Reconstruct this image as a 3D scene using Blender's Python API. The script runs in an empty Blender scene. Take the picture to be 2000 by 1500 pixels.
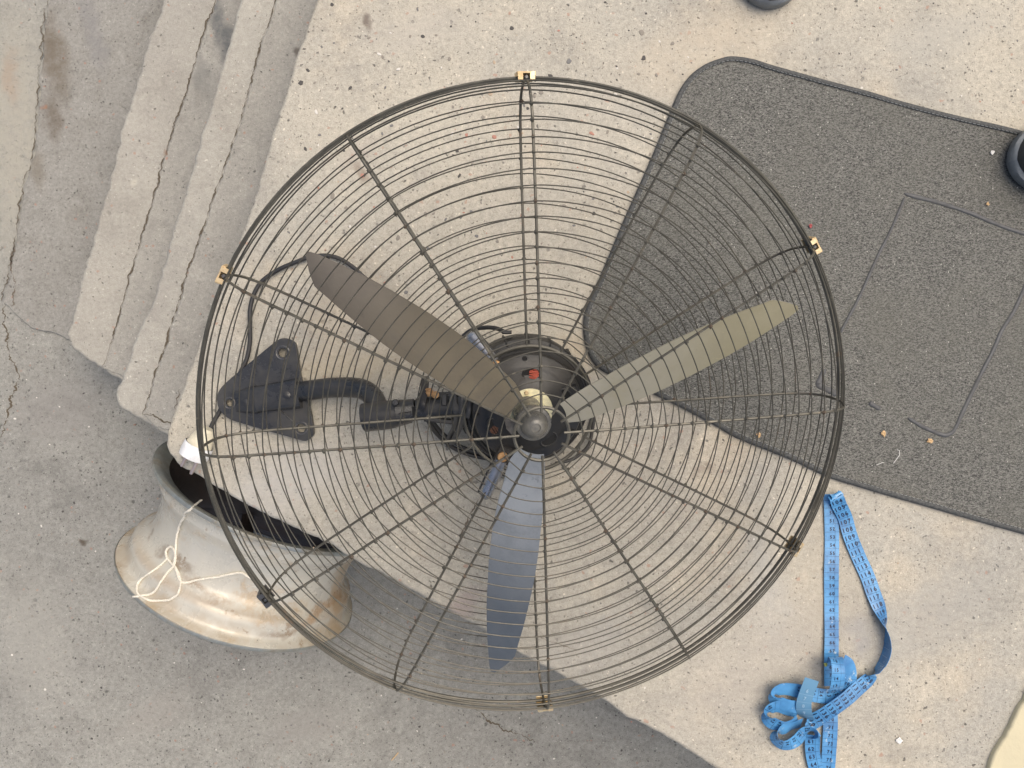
import bpy, math, random
from mathutils import Vector, Matrix, noise as mnoise
from mathutils.geometry import interpolate_bezier
random.seed(7)
R = math.radians
scene = bpy.context.scene
C = scene.collection

# ------------------------------------------------------------------ camera
CAM_H = 0.95
cam_d = bpy.data.cameras.new('camera'); cam = bpy.data.objects.new('camera', cam_d); C.objects.link(cam)
cam.location = (0, 0, CAM_H); cam.rotation_euler = (0, 0, 0)
cam_d.lens = 27.0; cam_d.sensor_width = 36.0; cam_d.clip_start = 0.02; cam_d.clip_end = 300
scene.camera = cam
# ------------------------------------------------------------------ sky + sun (open shade, bright hazy sky)
world = bpy.data.worlds.new('World'); scene.world = world; world.use_nodes = True
wn = world.node_tree.nodes; wl = world.node_tree.links
sky = wn.new('ShaderNodeTexSky'); sky.sky_type = 'NISHITA'; sky.sun_disc = False
SUN_EL, SUN_ROT = R(64), R(55)
sky.sun_elevation = SUN_EL; sky.sun_rotation = SUN_ROT
sky.air_density = 1.0; sky.dust_density = 6.0; sky.ozone_density = 0.3
wl.new(sky.outputs[0], wn['Background'].inputs[0]); wn['Background'].inputs[1].default_value = 0.145
sun_d = bpy.data.lights.new('sun', 'SUN'); sun = bpy.data.objects.new('sun', sun_d); C.objects.link(sun)
sun_d.energy = 1.25; sun_d.angle = R(58); sun_d.color = (1.0, 0.95, 0.79)
# nishita: rotation 0 -> sun toward +Y, increasing clockwise seen from above
sd = Vector((math.sin(SUN_ROT) * math.cos(SUN_EL), math.cos(SUN_ROT) * math.cos(SUN_EL), math.sin(SUN_EL)))
sun.rotation_euler = sd.to_track_quat('Z', 'Y').to_euler()
vs = scene.view_settings
vs.view_transform = 'Standard'; vs.look = 'None'; vs.exposure = 0.26; vs.gamma = 1; vs.use_curve_mapping = False

# ------------------------------------------------------------------ helpers
def W(px, py, z=0.0):
    """point at height z seen at photograph position (px,py)"""
    k = (CAM_H - z) / 1500.0
    return Vector(((px - 1000) * k, (750 - py) * k, z))

def WL(pts, z=0.0): return [W(p[0], p[1], z) for p in pts]

def mesh(name, verts, faces, mat, parent=None, smooth=False, mats=None, fm=None):
    me = bpy.data.meshes.new(name)
    me.from_pydata([tuple(v) for v in verts], [], faces)
    for m in (mats or [mat]): me.materials.append(m)
    if fm:
        for p, i in zip(me.polygons, fm): p.material_index = i
    if smooth:
        for p in me.polygons: p.use_smooth = True
    me.update()
    o = bpy.data.objects.new(name, me); C.objects.link(o)
    if parent is not None:
        o.parent = parent
    return o

class MB:
    """collects geometry; build() links it as ONE mesh object"""
    def __init__(s, org=None, M=None):
        s.v = []; s.f = []; s.m = []; s.mi = 0; s.org = org or Vector((0, 0, 0)); s.M = M
    def add(s, vs_, fs):
        b = len(s.v)
        for v in vs_:
            v = Vector(v)
            if s.M is not None: v = s.M @ v
            s.v.append(v - s.org)
        for f in fs: s.f.append([b + i for i in f]); s.m.append(s.mi)
    def tube(s, pts, r, n=8, closed=False, cap=True, flat=1.0, up=None):
        pts = [Vector(p) for p in pts]; N = len(pts)
        T = []
        for i in range(N):
            a = pts[(i - 1) % N] if (closed or i > 0) else pts[i]
            b = pts[(i + 1) % N] if (closed or i < N - 1) else pts[i]
            d = (b - a); T.append(d.normalized() if d.length > 1e-9 else Vector((0, 0, 1)))
        u = up or (Vector((0, 0, 1)) if abs(T[0].z) < .9 else Vector((1, 0, 0)))
        vs_ = []
        for i in range(N):
            u = (u - T[i] * u.dot(T[i]))
            u = u.normalized() if u.length > 1e-6 else T[i].orthogonal().normalized()
            w = T[i].cross(u)
            rr = r[i] if isinstance(r, (list, tuple)) else r
            for k in range(n):
                a = 2 * math.pi * k / n
                vs_.append(pts[i] + u * (math.cos(a) * rr * flat) + w * (math.sin(a) * rr))
        fs = []
        for i in range(N if closed else N - 1):
            j = (i + 1) % N
            for k in range(n):
                l = (k + 1) % n
                fs.append((i * n + k, i * n + l, j * n + l, j * n + k))
        if cap and not closed:
            fs.append(tuple(range(n - 1, -1, -1))); fs.append(tuple((N - 1) * n + k for k in range(n)))
        s.add(vs_, fs)
    def lathe(s, prof, n=48, M=None, cap0=False, cap1=False):
        vs_ = []; fs = []
        for (r, h) in prof:
            for k in range(n):
                a = 2 * math.pi * k / n
                v = Vector((r * math.cos(a), r * math.sin(a), h))
                vs_.append(M @ v if M is not None else v)
        for i in range(len(prof) - 1):
            for k in range(n):
                l = (k + 1) % n
                fs.append((i * n + k, i * n + l, (i + 1) * n + l, (i + 1) * n + k))
        if cap0: fs.append(tuple(range(n - 1, -1, -1)))
        if cap1: fs.append(tuple((len(prof) - 1) * n + k for k in range(n)))
        s.add(vs_, fs)
    def box(s, c, size, M=None, bev=0.0):
        x, y, z = [q / 2 for q in size]; c = Vector(c); b = min(bev, x * .9, y * .9, z * .9)
        if b <= 0:
            vv = [Vector((i * x, j * y, k * z)) for k in (-1, 1) for i, j in ((-1, -1), (1, -1), (1, 1), (-1, 1))]
            ff = [(3, 2, 1, 0), (4, 5, 6, 7), (0, 1, 5, 4), (1, 2, 6, 5), (2, 3, 7, 6), (3, 0, 4, 7)]
        else:
            vv = []
            for k, (ix, iz) in enumerate(((b, -z), (0, -z + b), (0, z - b), (b, z))):
                for i, j in ((-1, -1), (1, -1), (1, 1), (-1, 1)):
                    vv.append(Vector((i * (x - ix), j * (y - ix), iz)))
            ff = [(3, 2, 1, 0), (12, 13, 14, 15)]
            for k in range(3):
                for q in range(4):
                    l = (q + 1) % 4
                    ff.append((k * 4 + q, k * 4 + l, k * 4 + 4 + l, k * 4 + 4 + q))
        if M is not None: vv = [M @ v for v in vv]
        s.add([v + c for v in vv], ff)
    def build(s, name, mat, parent=None, smooth=True, mats=None, label=None):
        o = mesh(name, s.v, s.f, mat, parent, smooth, mats, s.m if mats else None)
        if smooth:
            try:
                o.data.set_sharp_from_angle(angle=R(42))
            except Exception: pass
        if label: o['label'] = label
        return o

def tag(o, label, cat, group=None):
    o['label'] = label; o['category'] = cat
    if group: o['group'] = group
    return o
def structure(o): o['kind'] = 'structure'; return o
def empty(name, loc):
    o = bpy.data.objects.new(name, None); C.objects.link(o); o.location = loc; o.empty_display_size = .05
    return o

def smooth_pts(pts, sub=8, closed=False):
    """Catmull-Rom through pts (tuples of any size)"""
    n = len(pts); out = []
    P = [tuple(p) for p in pts]
    rng = range(n) if closed else range(n - 1)
    for i in rng:
        p0 = P[(i - 1) % n] if (closed or i > 0) else P[i]
        p1 = P[i]; p2 = P[(i + 1) % n]
        p3 = P[(i + 2) % n] if (closed or i < n - 2) else P[(i + 1) % n]
        for k in range(sub):
            t = k / sub; t2 = t * t; t3 = t2 * t
            out.append(tuple(.5 * (2 * b + (c - a) * t + (2 * a - 5 * b + 4 * c - d) * t2 + (-a + 3 * b - 3 * c + d) * t3)
                             for a, b, c, d in zip(p0, p1, p2, p3)))
    if not closed: out.append(P[-1])
    return out

def densify(pts, step=0.006, amp=0.0012, closed=True, seed=0.0):
    """resample a polyline and roughen it a little, as a broken concrete edge is"""
    out = []; n = len(pts); L = 0
    for i in range(n if closed else n - 1):
        a = Vector(pts[i]); b = Vector(pts[(i + 1) % n]); d = b - a
        m = max(1, min(400, int(d.length / step)))
        nrm = Vector((-d.y, d.x, 0)).normalized() if d.length > 1e-9 else Vector()
        for k in range(m):
            p = a + d * (k / m)
            q = p * 60 + Vector((seed, 0, 0))
            off = mnoise.noise(q) * amp * 1.1 + mnoise.noise(q * 4.3) * amp * .9 + mnoise.noise(q * 11) * amp * .5
            out.append(p + nrm * off)
    if not closed: out.append(Vector(pts[-1]))
    return out

def slab(name, outline, z_top, z_bot, mat, parent=None, rad=0.006, step=0.006, amp=0.0012, seed=0.0, side_mat=None):
    """solid with a rounded, slightly ragged top edge"""
    P = densify([Vector((p[0], p[1], 0)) for p in outline], step, amp, True, seed)
    n = len(P)
    area = sum(P[i].x * P[(i + 1) % n].y - P[(i + 1) % n].x * P[i].y for i in range(n))
    if area < 0: P.reverse()
    nr = []
    for i in range(n):
        t = (P[(i + 2) % n] - P[(i - 2) % n]); nr.append(Vector((-t.y, t.x, 0)).normalized())
    rings = []
    for k in range(5):
        a = k / 4 * math.pi / 2
        rings.append((rad * (1 - math.sin(a)), rad * (1 - math.cos(a))))
    vs_ = []; fs = []
    for ins, dz in rings:
        for i in range(n): vs_.append(P[i] + nr[i] * ins + Vector((0, 0, z_top - dz)))
    levels = max(1, min(10, int((z_top - z_bot - rad) / .02)))
    for k in range(1, levels + 1):
        zz = (z_top - rad) + (z_bot - (z_top - rad)) * k / levels
        for i in range(n):
            w = mnoise.noise(Vector((P[i].x * 30, P[i].y * 30, zz * 30 + seed))) * .0015 if levels > 1 else 0
            vs_.append(P[i] + nr[i] * w + Vector((0, 0, zz)))
    R_ = len(vs_) // n
    fs.append(tuple(range(n)))
    for k in range(R_ - 1):
        for i in range(n):
            j = (i + 1) % n
            fs.append((k * n + i, (k + 1) * n + i, (k + 1) * n + j, k * n + j))
    o = mesh(name, vs_, fs, mat, parent)
    for p in o.data.polygons:
        if len(p.vertices) == 4: p.use_smooth = True
    return o

def ribbon_line(name, pts, z, width, mat, parent=None, amp=.0015, wvar=1.8, seed=0.0, step=.0025, h=.0006):
    """a thin cracked line standing open in the surface"""
    P = densify([Vector((p[0], p[1], 0)) for p in pts], step, amp, False, seed)
    vs_ = []; fs = []
    for i, p in enumerate(P):
        t = (P[min(i + 1, len(P) - 1)] - P[max(i - 1, 0)]); nn = Vector((-t.y, t.x, 0)).normalized()
        w = width * (1 + wvar * mnoise.noise(p * 90 + Vector((seed, 3, 0))) + wvar * .7 * mnoise.noise(p * 25)) * .5
        w *= min(1, (i + 1) / 6, (len(P) - i) / 6); w = max(w, .00012)
        vs_ += [p + nn * w + Vector((0, 0, z + h)), p - nn * w + Vector((0, 0, z + h))]
        if i: fs.append((2 * i - 2, 2 * i - 1, 2 * i + 1, 2 * i))
    return mesh(name, vs_, fs, mat, parent)

# ------------------------------------------------------------------ materials
class NT:
    def __init__(s, name):
        s.m = bpy.data.materials.new(name); s.m.use_nodes = True
        s.t = s.m.node_tree; s.b = s.t.nodes['Principled BSDF']
        s.co = s.n('ShaderNodeTexCoord').outputs['Object']
    def n(s, t, **kw):
        nd = s.t.nodes.new(t)
        for k, v in kw.items(): setattr(nd, k, v)
        return nd
    def l(s, a, b): s.t.links.new(a, b)
    def inp(s, node, key, val):
        if hasattr(val, 'is_output') or isinstance(val, bpy.types.NodeSocket): s.l(val, node.inputs[key])
        else: node.inputs[key].default_value = val
    def noise(s, scale, detail=4, rough=.55, vec=None, col=False):
        nd = s.n('ShaderNodeTexNoise'); nd.inputs['Scale'].default_value = scale
        nd.inputs['Detail'].default_value = detail; nd.inputs['Roughness'].default_value = rough
        s.l(vec or s.co, nd.inputs['Vector'])
        return nd.outputs['Color' if col else 'Fac']
    def vor(s, scale, rnd=1.0, vec=None):
        nd = s.n('ShaderNodeTexVoronoi'); nd.inputs['Scale'].default_value = scale
        nd.inputs['Randomness'].default_value = rnd; s.l(vec or s.co, nd.inputs['Vector'])
        return nd.outputs['Distance'], nd.outputs['Color']
    def ramp(s, v, a, b, lo=0., hi=1.):
        nd = s.n('ShaderNodeMapRange'); nd.interpolation_type = 'SMOOTHSTEP'
        s.inp(nd, 0, v); s.inp(nd, 1, a); s.inp(nd, 2, b); s.inp(nd, 3, lo); s.inp(nd, 4, hi)
        return nd.outputs[0]
    def math(s, op, a, b=0.):
        nd = s.n('ShaderNodeMath', operation=op); s.inp(nd, 0, a); s.inp(nd, 1, b); return nd.outputs[0]
    def mix(s, f, a, b, mode='MIX'):
        nd = s.n('ShaderNodeMix', data_type='RGBA', blend_type=mode)
        s.inp(nd, 0, f)
        for k, v in ((6, a), (7, b)):
            if isinstance(v, tuple): v = (*v[:3], 1)
            s.inp(nd, k, v)
        return nd.outputs[2]
    def sep(s, col):
        nd = s.n('ShaderNodeSeparateColor'); s.l(col, nd.inputs[0]); return nd.outputs
    def warp(s, amt, scale):
        v = s.n('ShaderNodeVectorMath', operation='SUBTRACT'); s.l(s.noise(scale, 3, col=True), v.inputs[0]); v.inputs[1].default_value = (.5, .5, .5)
        m = s.n('ShaderNodeVectorMath', operation='SCALE'); s.l(v.outputs[0], m.inputs[0]); m.inputs['Scale'].default_value = amt
        a = s.n('ShaderNodeVectorMath', operation='ADD'); s.l(s.co, a.inputs[0]); s.l(m.outputs[0], a.inputs[1])
        return a.outputs[0]
    def blob(s, centre, rx, ry, rot, vec, soft=.5):
        mp = s.n('ShaderNodeMapping', vector_type='TEXTURE')
        mp.inputs['Location'].default_value = (centre[0], centre[1], centre[2] if len(centre) > 2 else 0)
        mp.inputs['Rotation'].default_value = (0, 0, rot); mp.inputs['Scale'].default_value = (rx, ry, 1e3)
        s.l(vec, mp.inputs['Vector'])
        ln = s.n('ShaderNodeVectorMath', operation='LENGTH'); s.l(mp.outputs[0], ln.inputs[0])
        return s.ramp(ln.outputs['Value'], 1.0, 1.0 - soft)
    def bump(s, h, dist, strength=1., prev=None):
        nd = s.n('ShaderNodeBump'); nd.inputs['Distance'].default_value = dist; nd.inputs['Strength'].default_value = strength
        s.inp(nd, 'Height', h)
        if prev is not None: s.l(prev, nd.inputs['Normal'])
        return nd.outputs[0]
    def done(s, col, rough=.6, metal=0., normal=None, spec=.5, **kw):
        if isinstance(col, tuple): col = (*col[:3], 1)
        s.inp(s.b, 'Base Color', col); s.inp(s.b, 'Roughness', rough); s.inp(s.b, 'Metallic', metal)
        s.b.inputs['Specular IOR Level'].default_value = spec
        for k, v in kw.items(): s.inp(s.b, k.replace('_', ' '), v)
        if normal is not None: s.l(normal, s.b.inputs['Normal'])
        return s.m

def concrete(name, ca, cb, cdark, pits=1.0, grit=1.0, warm=None, stains=(), pit_scale=75, rough_amt=1.0, mott=1.0):
    t = NT(name)
    big = t.noise(2.3, 5, .6); mid = t.noise(14, 6, .65); fine = t.noise(170, 5, .7); fine2 = t.noise(620, 3, .7)
    col = t.mix(t.ramp(big, .32, .68), ca, cb)
    if warm: col = t.mix(t.math('MULTIPLY', t.ramp(t.noise(5.1, 5, .6), .48, .72), .7), col, warm)
    col = t.mix(t.math('MULTIPLY', t.ramp(mid, .50, .80), .50 * mott), col, cdark)
    lt = tuple(min(1, c * 1.22) for c in ca)
    col = t.mix(t.math('MULTIPLY', t.ramp(t.noise(31, 5, .7), .52, .80), .5 * mott), col, lt)
    w0 = t.warp(.16, 5)
    col = t.mix(t.math('MULTIPLY', t.ramp(t.noise(6.5, 8, .74, vec=w0), .50, .64), .42 * mott), col, tuple(q * 1.02 for q in cdark))
    col = t.mix(t.math('MULTIPLY', t.ramp(t.noise(10.5, 8, .78, vec=w0), .52, .66), .40 * mott), col, tuple(min(1, q * 1.20) for q in ca))
    w1 = t.warp(.05, 24)
    col = t.mix(t.math('MULTIPLY', t.ramp(t.noise(34, 8, .8, vec=w1), .54, .66), .30 * mott), col, tuple(q * .95 for q in cdark))
    # scuffed smears
    st = t.n('ShaderNodeMapping'); st.inputs['Rotation'].default_value = (0, 0, .6); st.inputs['Scale'].default_value = (1, 3.2, 1)
    t.l(t.co, st.inputs[0])
    col = t.mix(t.math('MULTIPLY', t.ramp(t.noise(38, 7, .75, vec=st.outputs[0]), .56, .82), .30), col, tuple(c * .62 for c in cdark))
    # sandy grain
    g = t.math('MULTIPLY', t.math('SUBTRACT', fine, .5), 1.15 * grit); g2 = t.math('MULTIPLY', t.math('SUBTRACT', fine2, .5), 1.15 * grit)
    gg = t.math('ADD', t.math('ADD', g, g2), 1.0)
    cc = t.n('ShaderNodeCombineColor'); [t.l(gg, cc.inputs[i]) for i in range(3)]
    col = t.mix(1.0, col, cc.outputs[0], 'MULTIPLY')
    wv = t.warp(.010, 90)
    # air holes and dark grains of three sizes
    bumps = None
    for sc, frac, dens, k in ((pit_scale * 1.2, .24, .13, .6), (pit_scale * 2.5, .30, .34, .75), (pit_scale * 5, .34, .55, .6)):
        d, c = t.vor(sc, 1, wv); r_, g_, b_ = t.sep(c)[:3]
        pick = t.ramp(r_, 1 - dens * pits, 1 - dens * pits + .04)
        size = t.math('MULTIPLY', g_, frac); size = t.math('ADD', size, .05)
        m = t.math('MULTIPLY', t.ramp(t.math('SUBTRACT', d, size), .06, -.10), pick)
        tint = t.mix(b_, tuple(c * .30 for c in cdark), tuple(c * .75 for c in cdark))
        col = t.mix(t.math('MULTIPLY', m, k), col, tint)
        bumps = m if bumps is None else t.math('MAXIMUM', bumps, m)
    # pale and reddish grains
    d, c = t.vor(260, 1, wv); r_, g_, b_ = t.sep(c)[:3]
    m = t.math('MULTIPLY', t.ramp(d, .34, .20), t.ramp(r_, .955, .97)); col = t.mix(t.math('MULTIPLY', m, .55), col, tuple(min(1, c * 1.7) for c in ca))
    d, c = t.vor(120, 1, wv); r_, g_, b_ = t.sep(c)[:3]
    m = t.math('MULTIPLY', t.ramp(d, .32, .18), t.ramp(g_, .95, .97)); col = t.mix(t.math('MULTIPLY', m, .5), col, (.38, .19, .13))
    w2 = t.warp(.05, 22)
    for (cx, cy, z, rx, ry, rot, sc, amt) in stains:
        p = W(cx, cy, z); k = (CAM_H - z) / 1500
        b = t.blob((p.x, p.y), rx * k, ry * k, rot, w2, .8)
        b = t.math('MULTIPLY', b, t.ramp(t.noise(60, 5, .7), .25, .6, .45, 1.))
        col = t.mix(t.math('MULTIPLY', b, amt), col, sc)
    nm = t.bump(t.math('ADD', t.math('MULTIPLY', fine, .7), mid), .0022 * rough_amt, .55)
    nm = t.bump(fine2, .0006 * rough_amt, .6, nm)
    nm = t.bump(t.math('SUBTRACT', 0., bumps), .0009, .8, nm)
    return t.done(col, t.ramp(mid, .3, .7, .82, .95), 0, nm, spec=.25)

def paint(name, col, rough=.45, metal=0., dust=None, damt=.5, dscale=18, bump=.0003, spec=.5, spots=None, spec_tint=None, **kw):
    t = NT(name)
    c = t.mix(t.ramp(t.noise(dscale * 3, 5, .7), .3, .75), tuple(q * .82 for q in col), tuple(min(1, q * 1.15) for q in col))
    r = rough
    if dust:
        d = t.math('MULTIPLY', t.ramp(t.noise(dscale, 6, .7), .38, .72), damt)
        d = t.math('ADD', d, t.math('MULTIPLY', t.ramp(t.noise(dscale * 16, 4, .7), .55, .75), damt * .35))
        c = t.mix(d, c, dust); r = t.ramp(d, 0, damt, rough, min(1, rough + .35))
    if spots:
        c = t.mix(t.ramp(t.noise(dscale * 5, 5, .75), .66, .74), c, spots)
    return t.done(c, r, metal, t.bump(t.noise(700, 3), bump, .5), spec=spec, **kw)

M_LAND = concrete('landing_concrete', (.475, .435, .355), (.375, .356, .31), (.27, .255, .225), pits=.42, grit=.8, warm=(.50, .43, .325), mott=1.0,
    stains=[(717, 52, 0, 16, 24, .2, (.14, .11, .09), .9), (700, 300, 0, 60, 40, .5, (.38, .33, .28), .5),
            (1380, 100, 0, 260, 90, .3, (.50, .43, .33), .5), (640, 620, 0, 80, 120, 0, (.50, .42, .30), .45), (700, 715, 0, 190, 60, .1, (.50, .42, .29), .5),
            (560, 940, 0, 180, 90, .4, (.50, .48, .45), .6), (1000, 1150, 0, 60, 16, .4, (.33, .20, .13), .4), (905, 1180, 0, 70, 30, .5, (.36, .28, .26), .6),
            (1200, 950, 0, 120, 90, .4, (.36, .33, .28), .35), (1150, 1250, 0, 160, 60, .5, (.38, .365, .34), .5), (1500, 1150, 0, 60, 160, .2, (.42, .41, .38), .5), (820, 60, 0, 180, 60, .2, (.42, .39, .34), .5), (1380, 920, 0, 30, 20, .4, (.24, .20, .16), .7), (1500, 1300, 0, 320, 110, .5, (.37, .34, .30), .55),  # first patch, lower right of the motor, paints in soft fan shade
            (1820, 1200, 0, 210, 90, .5, (.36, .345, .31), .6), (1600, 1130, 0, 120, 200, .1, (.50, .43, .32), .3), (1680, 1250, 0, 40, 60, .1, (.32, .32, .32), .5),
            (700, 340, 0, 14, 30, .4, (.22, .17, .13), .6), (1850, 60, 0, 200, 60, .2, (.42, .40, .35), .5), (1120, 690, 0, 90, 60, .3, (.50, .41, .29), .5)])
M_STEP1 = concrete('step_concrete_upper', (.405, .385, .335), (.345, .33, .293), (.26, .24, .21), pits=.22, grit=.55, mott=.9,
    stains=[(300, 560, -.15, 40, 90, .2, (.33, .31, .28), .5)])
M_STEP2 = concrete('step_concrete_middle', (.385, .365, .318), (.335, .318, .283), (.25, .23, .20), pits=.2, grit=.55, mott=.9,
    stains=[(258, 350, -.3, 12, 14, .2, (.48, .45, .38), .9), (330, 300, -.3, 10, 12, 0, (.22, .12, .07), .8)])
M_STRIP = concrete('riser_shade_strip', (.35, .335, .297), (.305, .293, .263), (.215, .205, .185), pits=.25, grit=.6,  # darker than the treads: riser shade put into the colour; stains below are real
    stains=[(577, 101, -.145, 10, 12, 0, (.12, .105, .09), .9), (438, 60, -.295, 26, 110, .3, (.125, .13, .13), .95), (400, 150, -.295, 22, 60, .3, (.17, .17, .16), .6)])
M_GROUND = concrete('ground_concrete', (.305, .298, .268), (.255, .25, .229), (.185, .18, .165), pits=.75, grit=.95, pit_scale=70, rough_amt=1.6,
    stains=[(20, 250, -.45, 110, 380, 0, (.37, .35, .295), .9), (60, 1250, -.45, 120, 200, .2, (.34, .33, .295), .6), (20, 150, -.45, 24, 80, .1, (.34, .25, .18), .5), (160, 1060, -.45, 8, 11, 0, (.09, .07, .05), .9),
            (300, 1400, -.45, 120, 50, .5, (.31, .29, .26), .5), (600, 1420, -.45, 120, 60, .2, (.29, .275, .25), .6), (120, 800, -.45, 120, 100, .3, (.29, .275, .255), .5)])
M_APRON = concrete('apron_concrete', (.285, .275, .25), (.245, .237, .215), (.16, .15, .13), pits=.5, grit=.75,
    stains=[(105, 110, -.446, 38, 130, .15, (.15, .125, .095), .85), (100, 230, -.446, 26, 70, .15, (.13, .105, .08), .75), (70, 330, -.446, 22, 60, .2, (.18, .155, .12), .6),
            (180, 60, -.446, 30, 130, .25, (.21, .205, .205), .6), (83, 208, -.446, 10, 10, 0, (.30, .15, .09), .7)])
M_CRACK = NT('crack_dirt').done((.115, .095, .07), 1, spec=.1)
M_CRACK_L = NT('crack_dirt_light').done((.15, .125, .10), 1, spec=.1)
def simple(name, col, rough=.6, metal=0., **kw): return NT(name).done(col, rough, metal, **kw)

def wire_mat(name, base, rust=.35):
    t = NT(name)
    c = t.mix(t.ramp(t.noise(30, 5, .7), .4, .7), base, tuple(q * 1.7 for q in base))
    c = t.mix(t.math('MULTIPLY', t.ramp(t.noise(11, 5, .75), .60, .72), rust), c, (.16, .085, .035))
    c = t.mix(t.math('MULTIPLY', t.ramp(t.noise(90, 4, .7), .62, .70), .5), c, (.26, .23, .17))
    return t.done(c, .38, .25, t.bump(t.noise(500, 3), .0003, .5))
M_WIRE = wire_mat('guard_wire', (.064, .059, .046)); M_SPOKE = wire_mat('guard_spoke_steel', (.072, .067, .053), .5)
M_BLADE = []  # per-blade colours mix real dust with painted-in reflections, such as blue sky
for nm, base, dust, amt, rootc, ra_, rb_ in (('blade_dark', (.040, .034, .030), (.085, .073, .055), .35, (.120, .103, .068), .25, .05), ('blade_khaki', (.225, .203, .125), (.29, .265, .18), .6, (.31, .30, .26), .24, .04),
                                   ('blade_slate', (.072, .085, .102), (.13, .135, .135), .3, (.32, .345, .37), .20, .05)):
    t = NT(nm)
    vec = t.warp(.03, 12)
    c = t.mix(t.ramp(t.noise(9, 6, .7, vec=vec), .35, .7), base, tuple(q * 1.2 for q in base))
    d = t.math('MULTIPLY', t.ramp(t.noise(22, 7, .72), .38, .7), amt)
    c = t.mix(d, c, dust)
    ln = t.n('ShaderNodeVectorMath', operation='DISTANCE'); t.l(t.co, ln.inputs[0]); ln.inputs[1].default_value = (0, 0, .148)
    rd_ = t.math('MULTIPLY', t.ramp(ln.outputs['Value'], ra_ + .04, rb_ + .02), t.ramp(t.noise(16, 7, .75, vec=vec), .22, .62, .35, 1))
    c = t.mix(t.math('MULTIPLY', rd_, .8), c, rootc)  # root tint: settled dust, with pale sky sheen painted in on the slate blade
    c = t.mix(t.ramp(t.noise(260, 4, .7), .68, .74), c, tuple(q * 1.5 for q in dust))
    c = t.mix(t.math('MULTIPLY', t.ramp(t.noise(60, 6, .8), .60, .66), .35), c, tuple(q * .6 for q in base))
    st = t.n('ShaderNodeMapping'); st.inputs['Rotation'].default_value = (0, 0, .9); st.inputs['Scale'].default_value = (1, 14, 1); t.l(t.co, st.inputs[0])
    c = t.mix(t.math('MULTIPLY', t.ramp(t.noise(26, 5, .75, vec=st.outputs[0]), .66, .74), .5), c, tuple(min(1, q * 1.9) for q in base))
    M_BLADE.append(t.done(c, t.ramp(rd_, 0, .8, .30, .55), .0, t.bump(t.noise(240, 4), .0003, .6), spec=.25 if nm == 'blade_dark' else .5))
M_BLACK = paint('black_paint', (.024, .026, .030), .26, dust=(.13, .115, .09), damt=.30, dscale=16, spec=.5)
M_MOTOR = paint('motor_black', (.018, .018, .018), .38, dust=(.085, .07, .052), damt=.3, dscale=22, bump=.0006)
M_CAP = paint('cap_grey', (.10, .097, .088), .26, dust=(.24, .225, .18), damt=.5, dscale=30, spec=.6)
M_STEEL = paint('bare_steel', (.16, .155, .15), .32, .7, dust=(.12, .09, .05), damt=.4)
M_TUBE = paint('satin_tube', (.42, .43, .46), .20, .85, dust=(.12, .10, .08), damt=.25)
M_BRASS = paint('brass_plating', (.72, .58, .36), .32, .75, dust=(.55, .36, .18), damt=.5, dscale=60)
M_ZINC = paint('yellow_zinc', (.78, .72, .46), .35, .25, dust=(.75, .70, .52), damt=.3, dscale=60)
M_RUST = paint('rusty_brass', (.55, .33, .15), .5, .4, dust=(.25, .12, .05), damt=.7, dscale=120)
M_COPPER = paint('copper_wire', (.42, .085, .05), .4, .3, spots=(.12, .03, .02), dscale=80)
M_BROWNW = paint('brown_winding', (.16, .075, .045), .6, .2, dscale=80)
M_HOLE = simple('dark_opening', (.006, .006, .006), .8)
M_CABLE = paint('black_cable', (.022, .022, .024), .42, dust=(.10, .09, .075), damt=.35)
M_PLUG = paint('white_plastic', (.86, .86, .85), .3); M_CREAM = paint('cream_plastic', (.72, .66, .50), .35)
M_PIN = simple('plug_pin', (.62, .50, .44), .3, .8)

# ------------------------------------------------------------------ ground, steps, landing
g = mesh('ground', [(-40, -40, -.45), (40, -40, -.45), (40, 40, -.45), (-40, 40, -.45)], [(0, 1, 2, 3)], M_GROUND); structure(g)

# landing outline
wall_line = [(324, 868), (331, 886), (344, 904), (362, 917), (390, 931), (430, 957), (470, 980), (525, 1009), (572, 1031), (649, 1066), (700, 1101), (748, 1122), (808, 1157),
             (875, 1193), (952, 1236), (1015, 1278), (1057, 1301), (1141, 1345), (1186, 1374), (1225, 1401), (1295, 1436), (1396, 1500)]
left_line = [(760, -480), (700, -285), (650, -115), (616, 0), (592, 72), (574, 118), (557, 182), (536, 245), (515, 315), (490, 402), (462, 482), (430, 566), (398, 645), (366, 728), (338, 806), (325, 845)]
L = WL(left_line + wall_line)
L += [W(1396, 1500) + Vector((1.05, -.62, 0)), Vector((3.2, -1.2, 0)), Vector((3.2, 3.4, 0)), Vector((.9, 3.4, 0)), W(760, -480) + Vector((.35, 1.2, 0))]
land = structure(slab('landing', L, 0, -.452, M_LAND, rad=.005, amp=.0013))
# upper step (z -0.15)
Z1, Z2, ZG = -.15, -.30, -.45
s1_left = [(610, -470), (540, -235), (469, 0), (455, 50), (437, 108), (420, 172), (403, 230), (384, 288), (367, 350), (345, 420), (322, 500), (298, 582), (272, 640), (250, 697), (237, 738), (224, 772), (224, 786), (236, 798)]
s1_end = [(258, 809), (280, 824), (305, 838), (332, 853), (380, 880)]
o = structure(slab('step', WL(s1_left + s1_end, Z1) + [W(480, 900, Z1), W(760, 500, Z1), W(900, -470, Z1)], Z1, -.451, M_STEP1, rad=.006, amp=.0028, seed=4))
s2_left = [(475, -480), (405, -240), (338, -55), (308, 35), (292, 70), (277, 118), (262, 170), (248, 212), (232, 270), (216, 340), (195, 412), (180, 468), (164, 520), (150, 580), (140, 622), (130, 652), (132, 668), (142, 682)]
s2_end = [(158, 694), (175, 706), (210, 730), (240, 748), (290, 775)]
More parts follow.
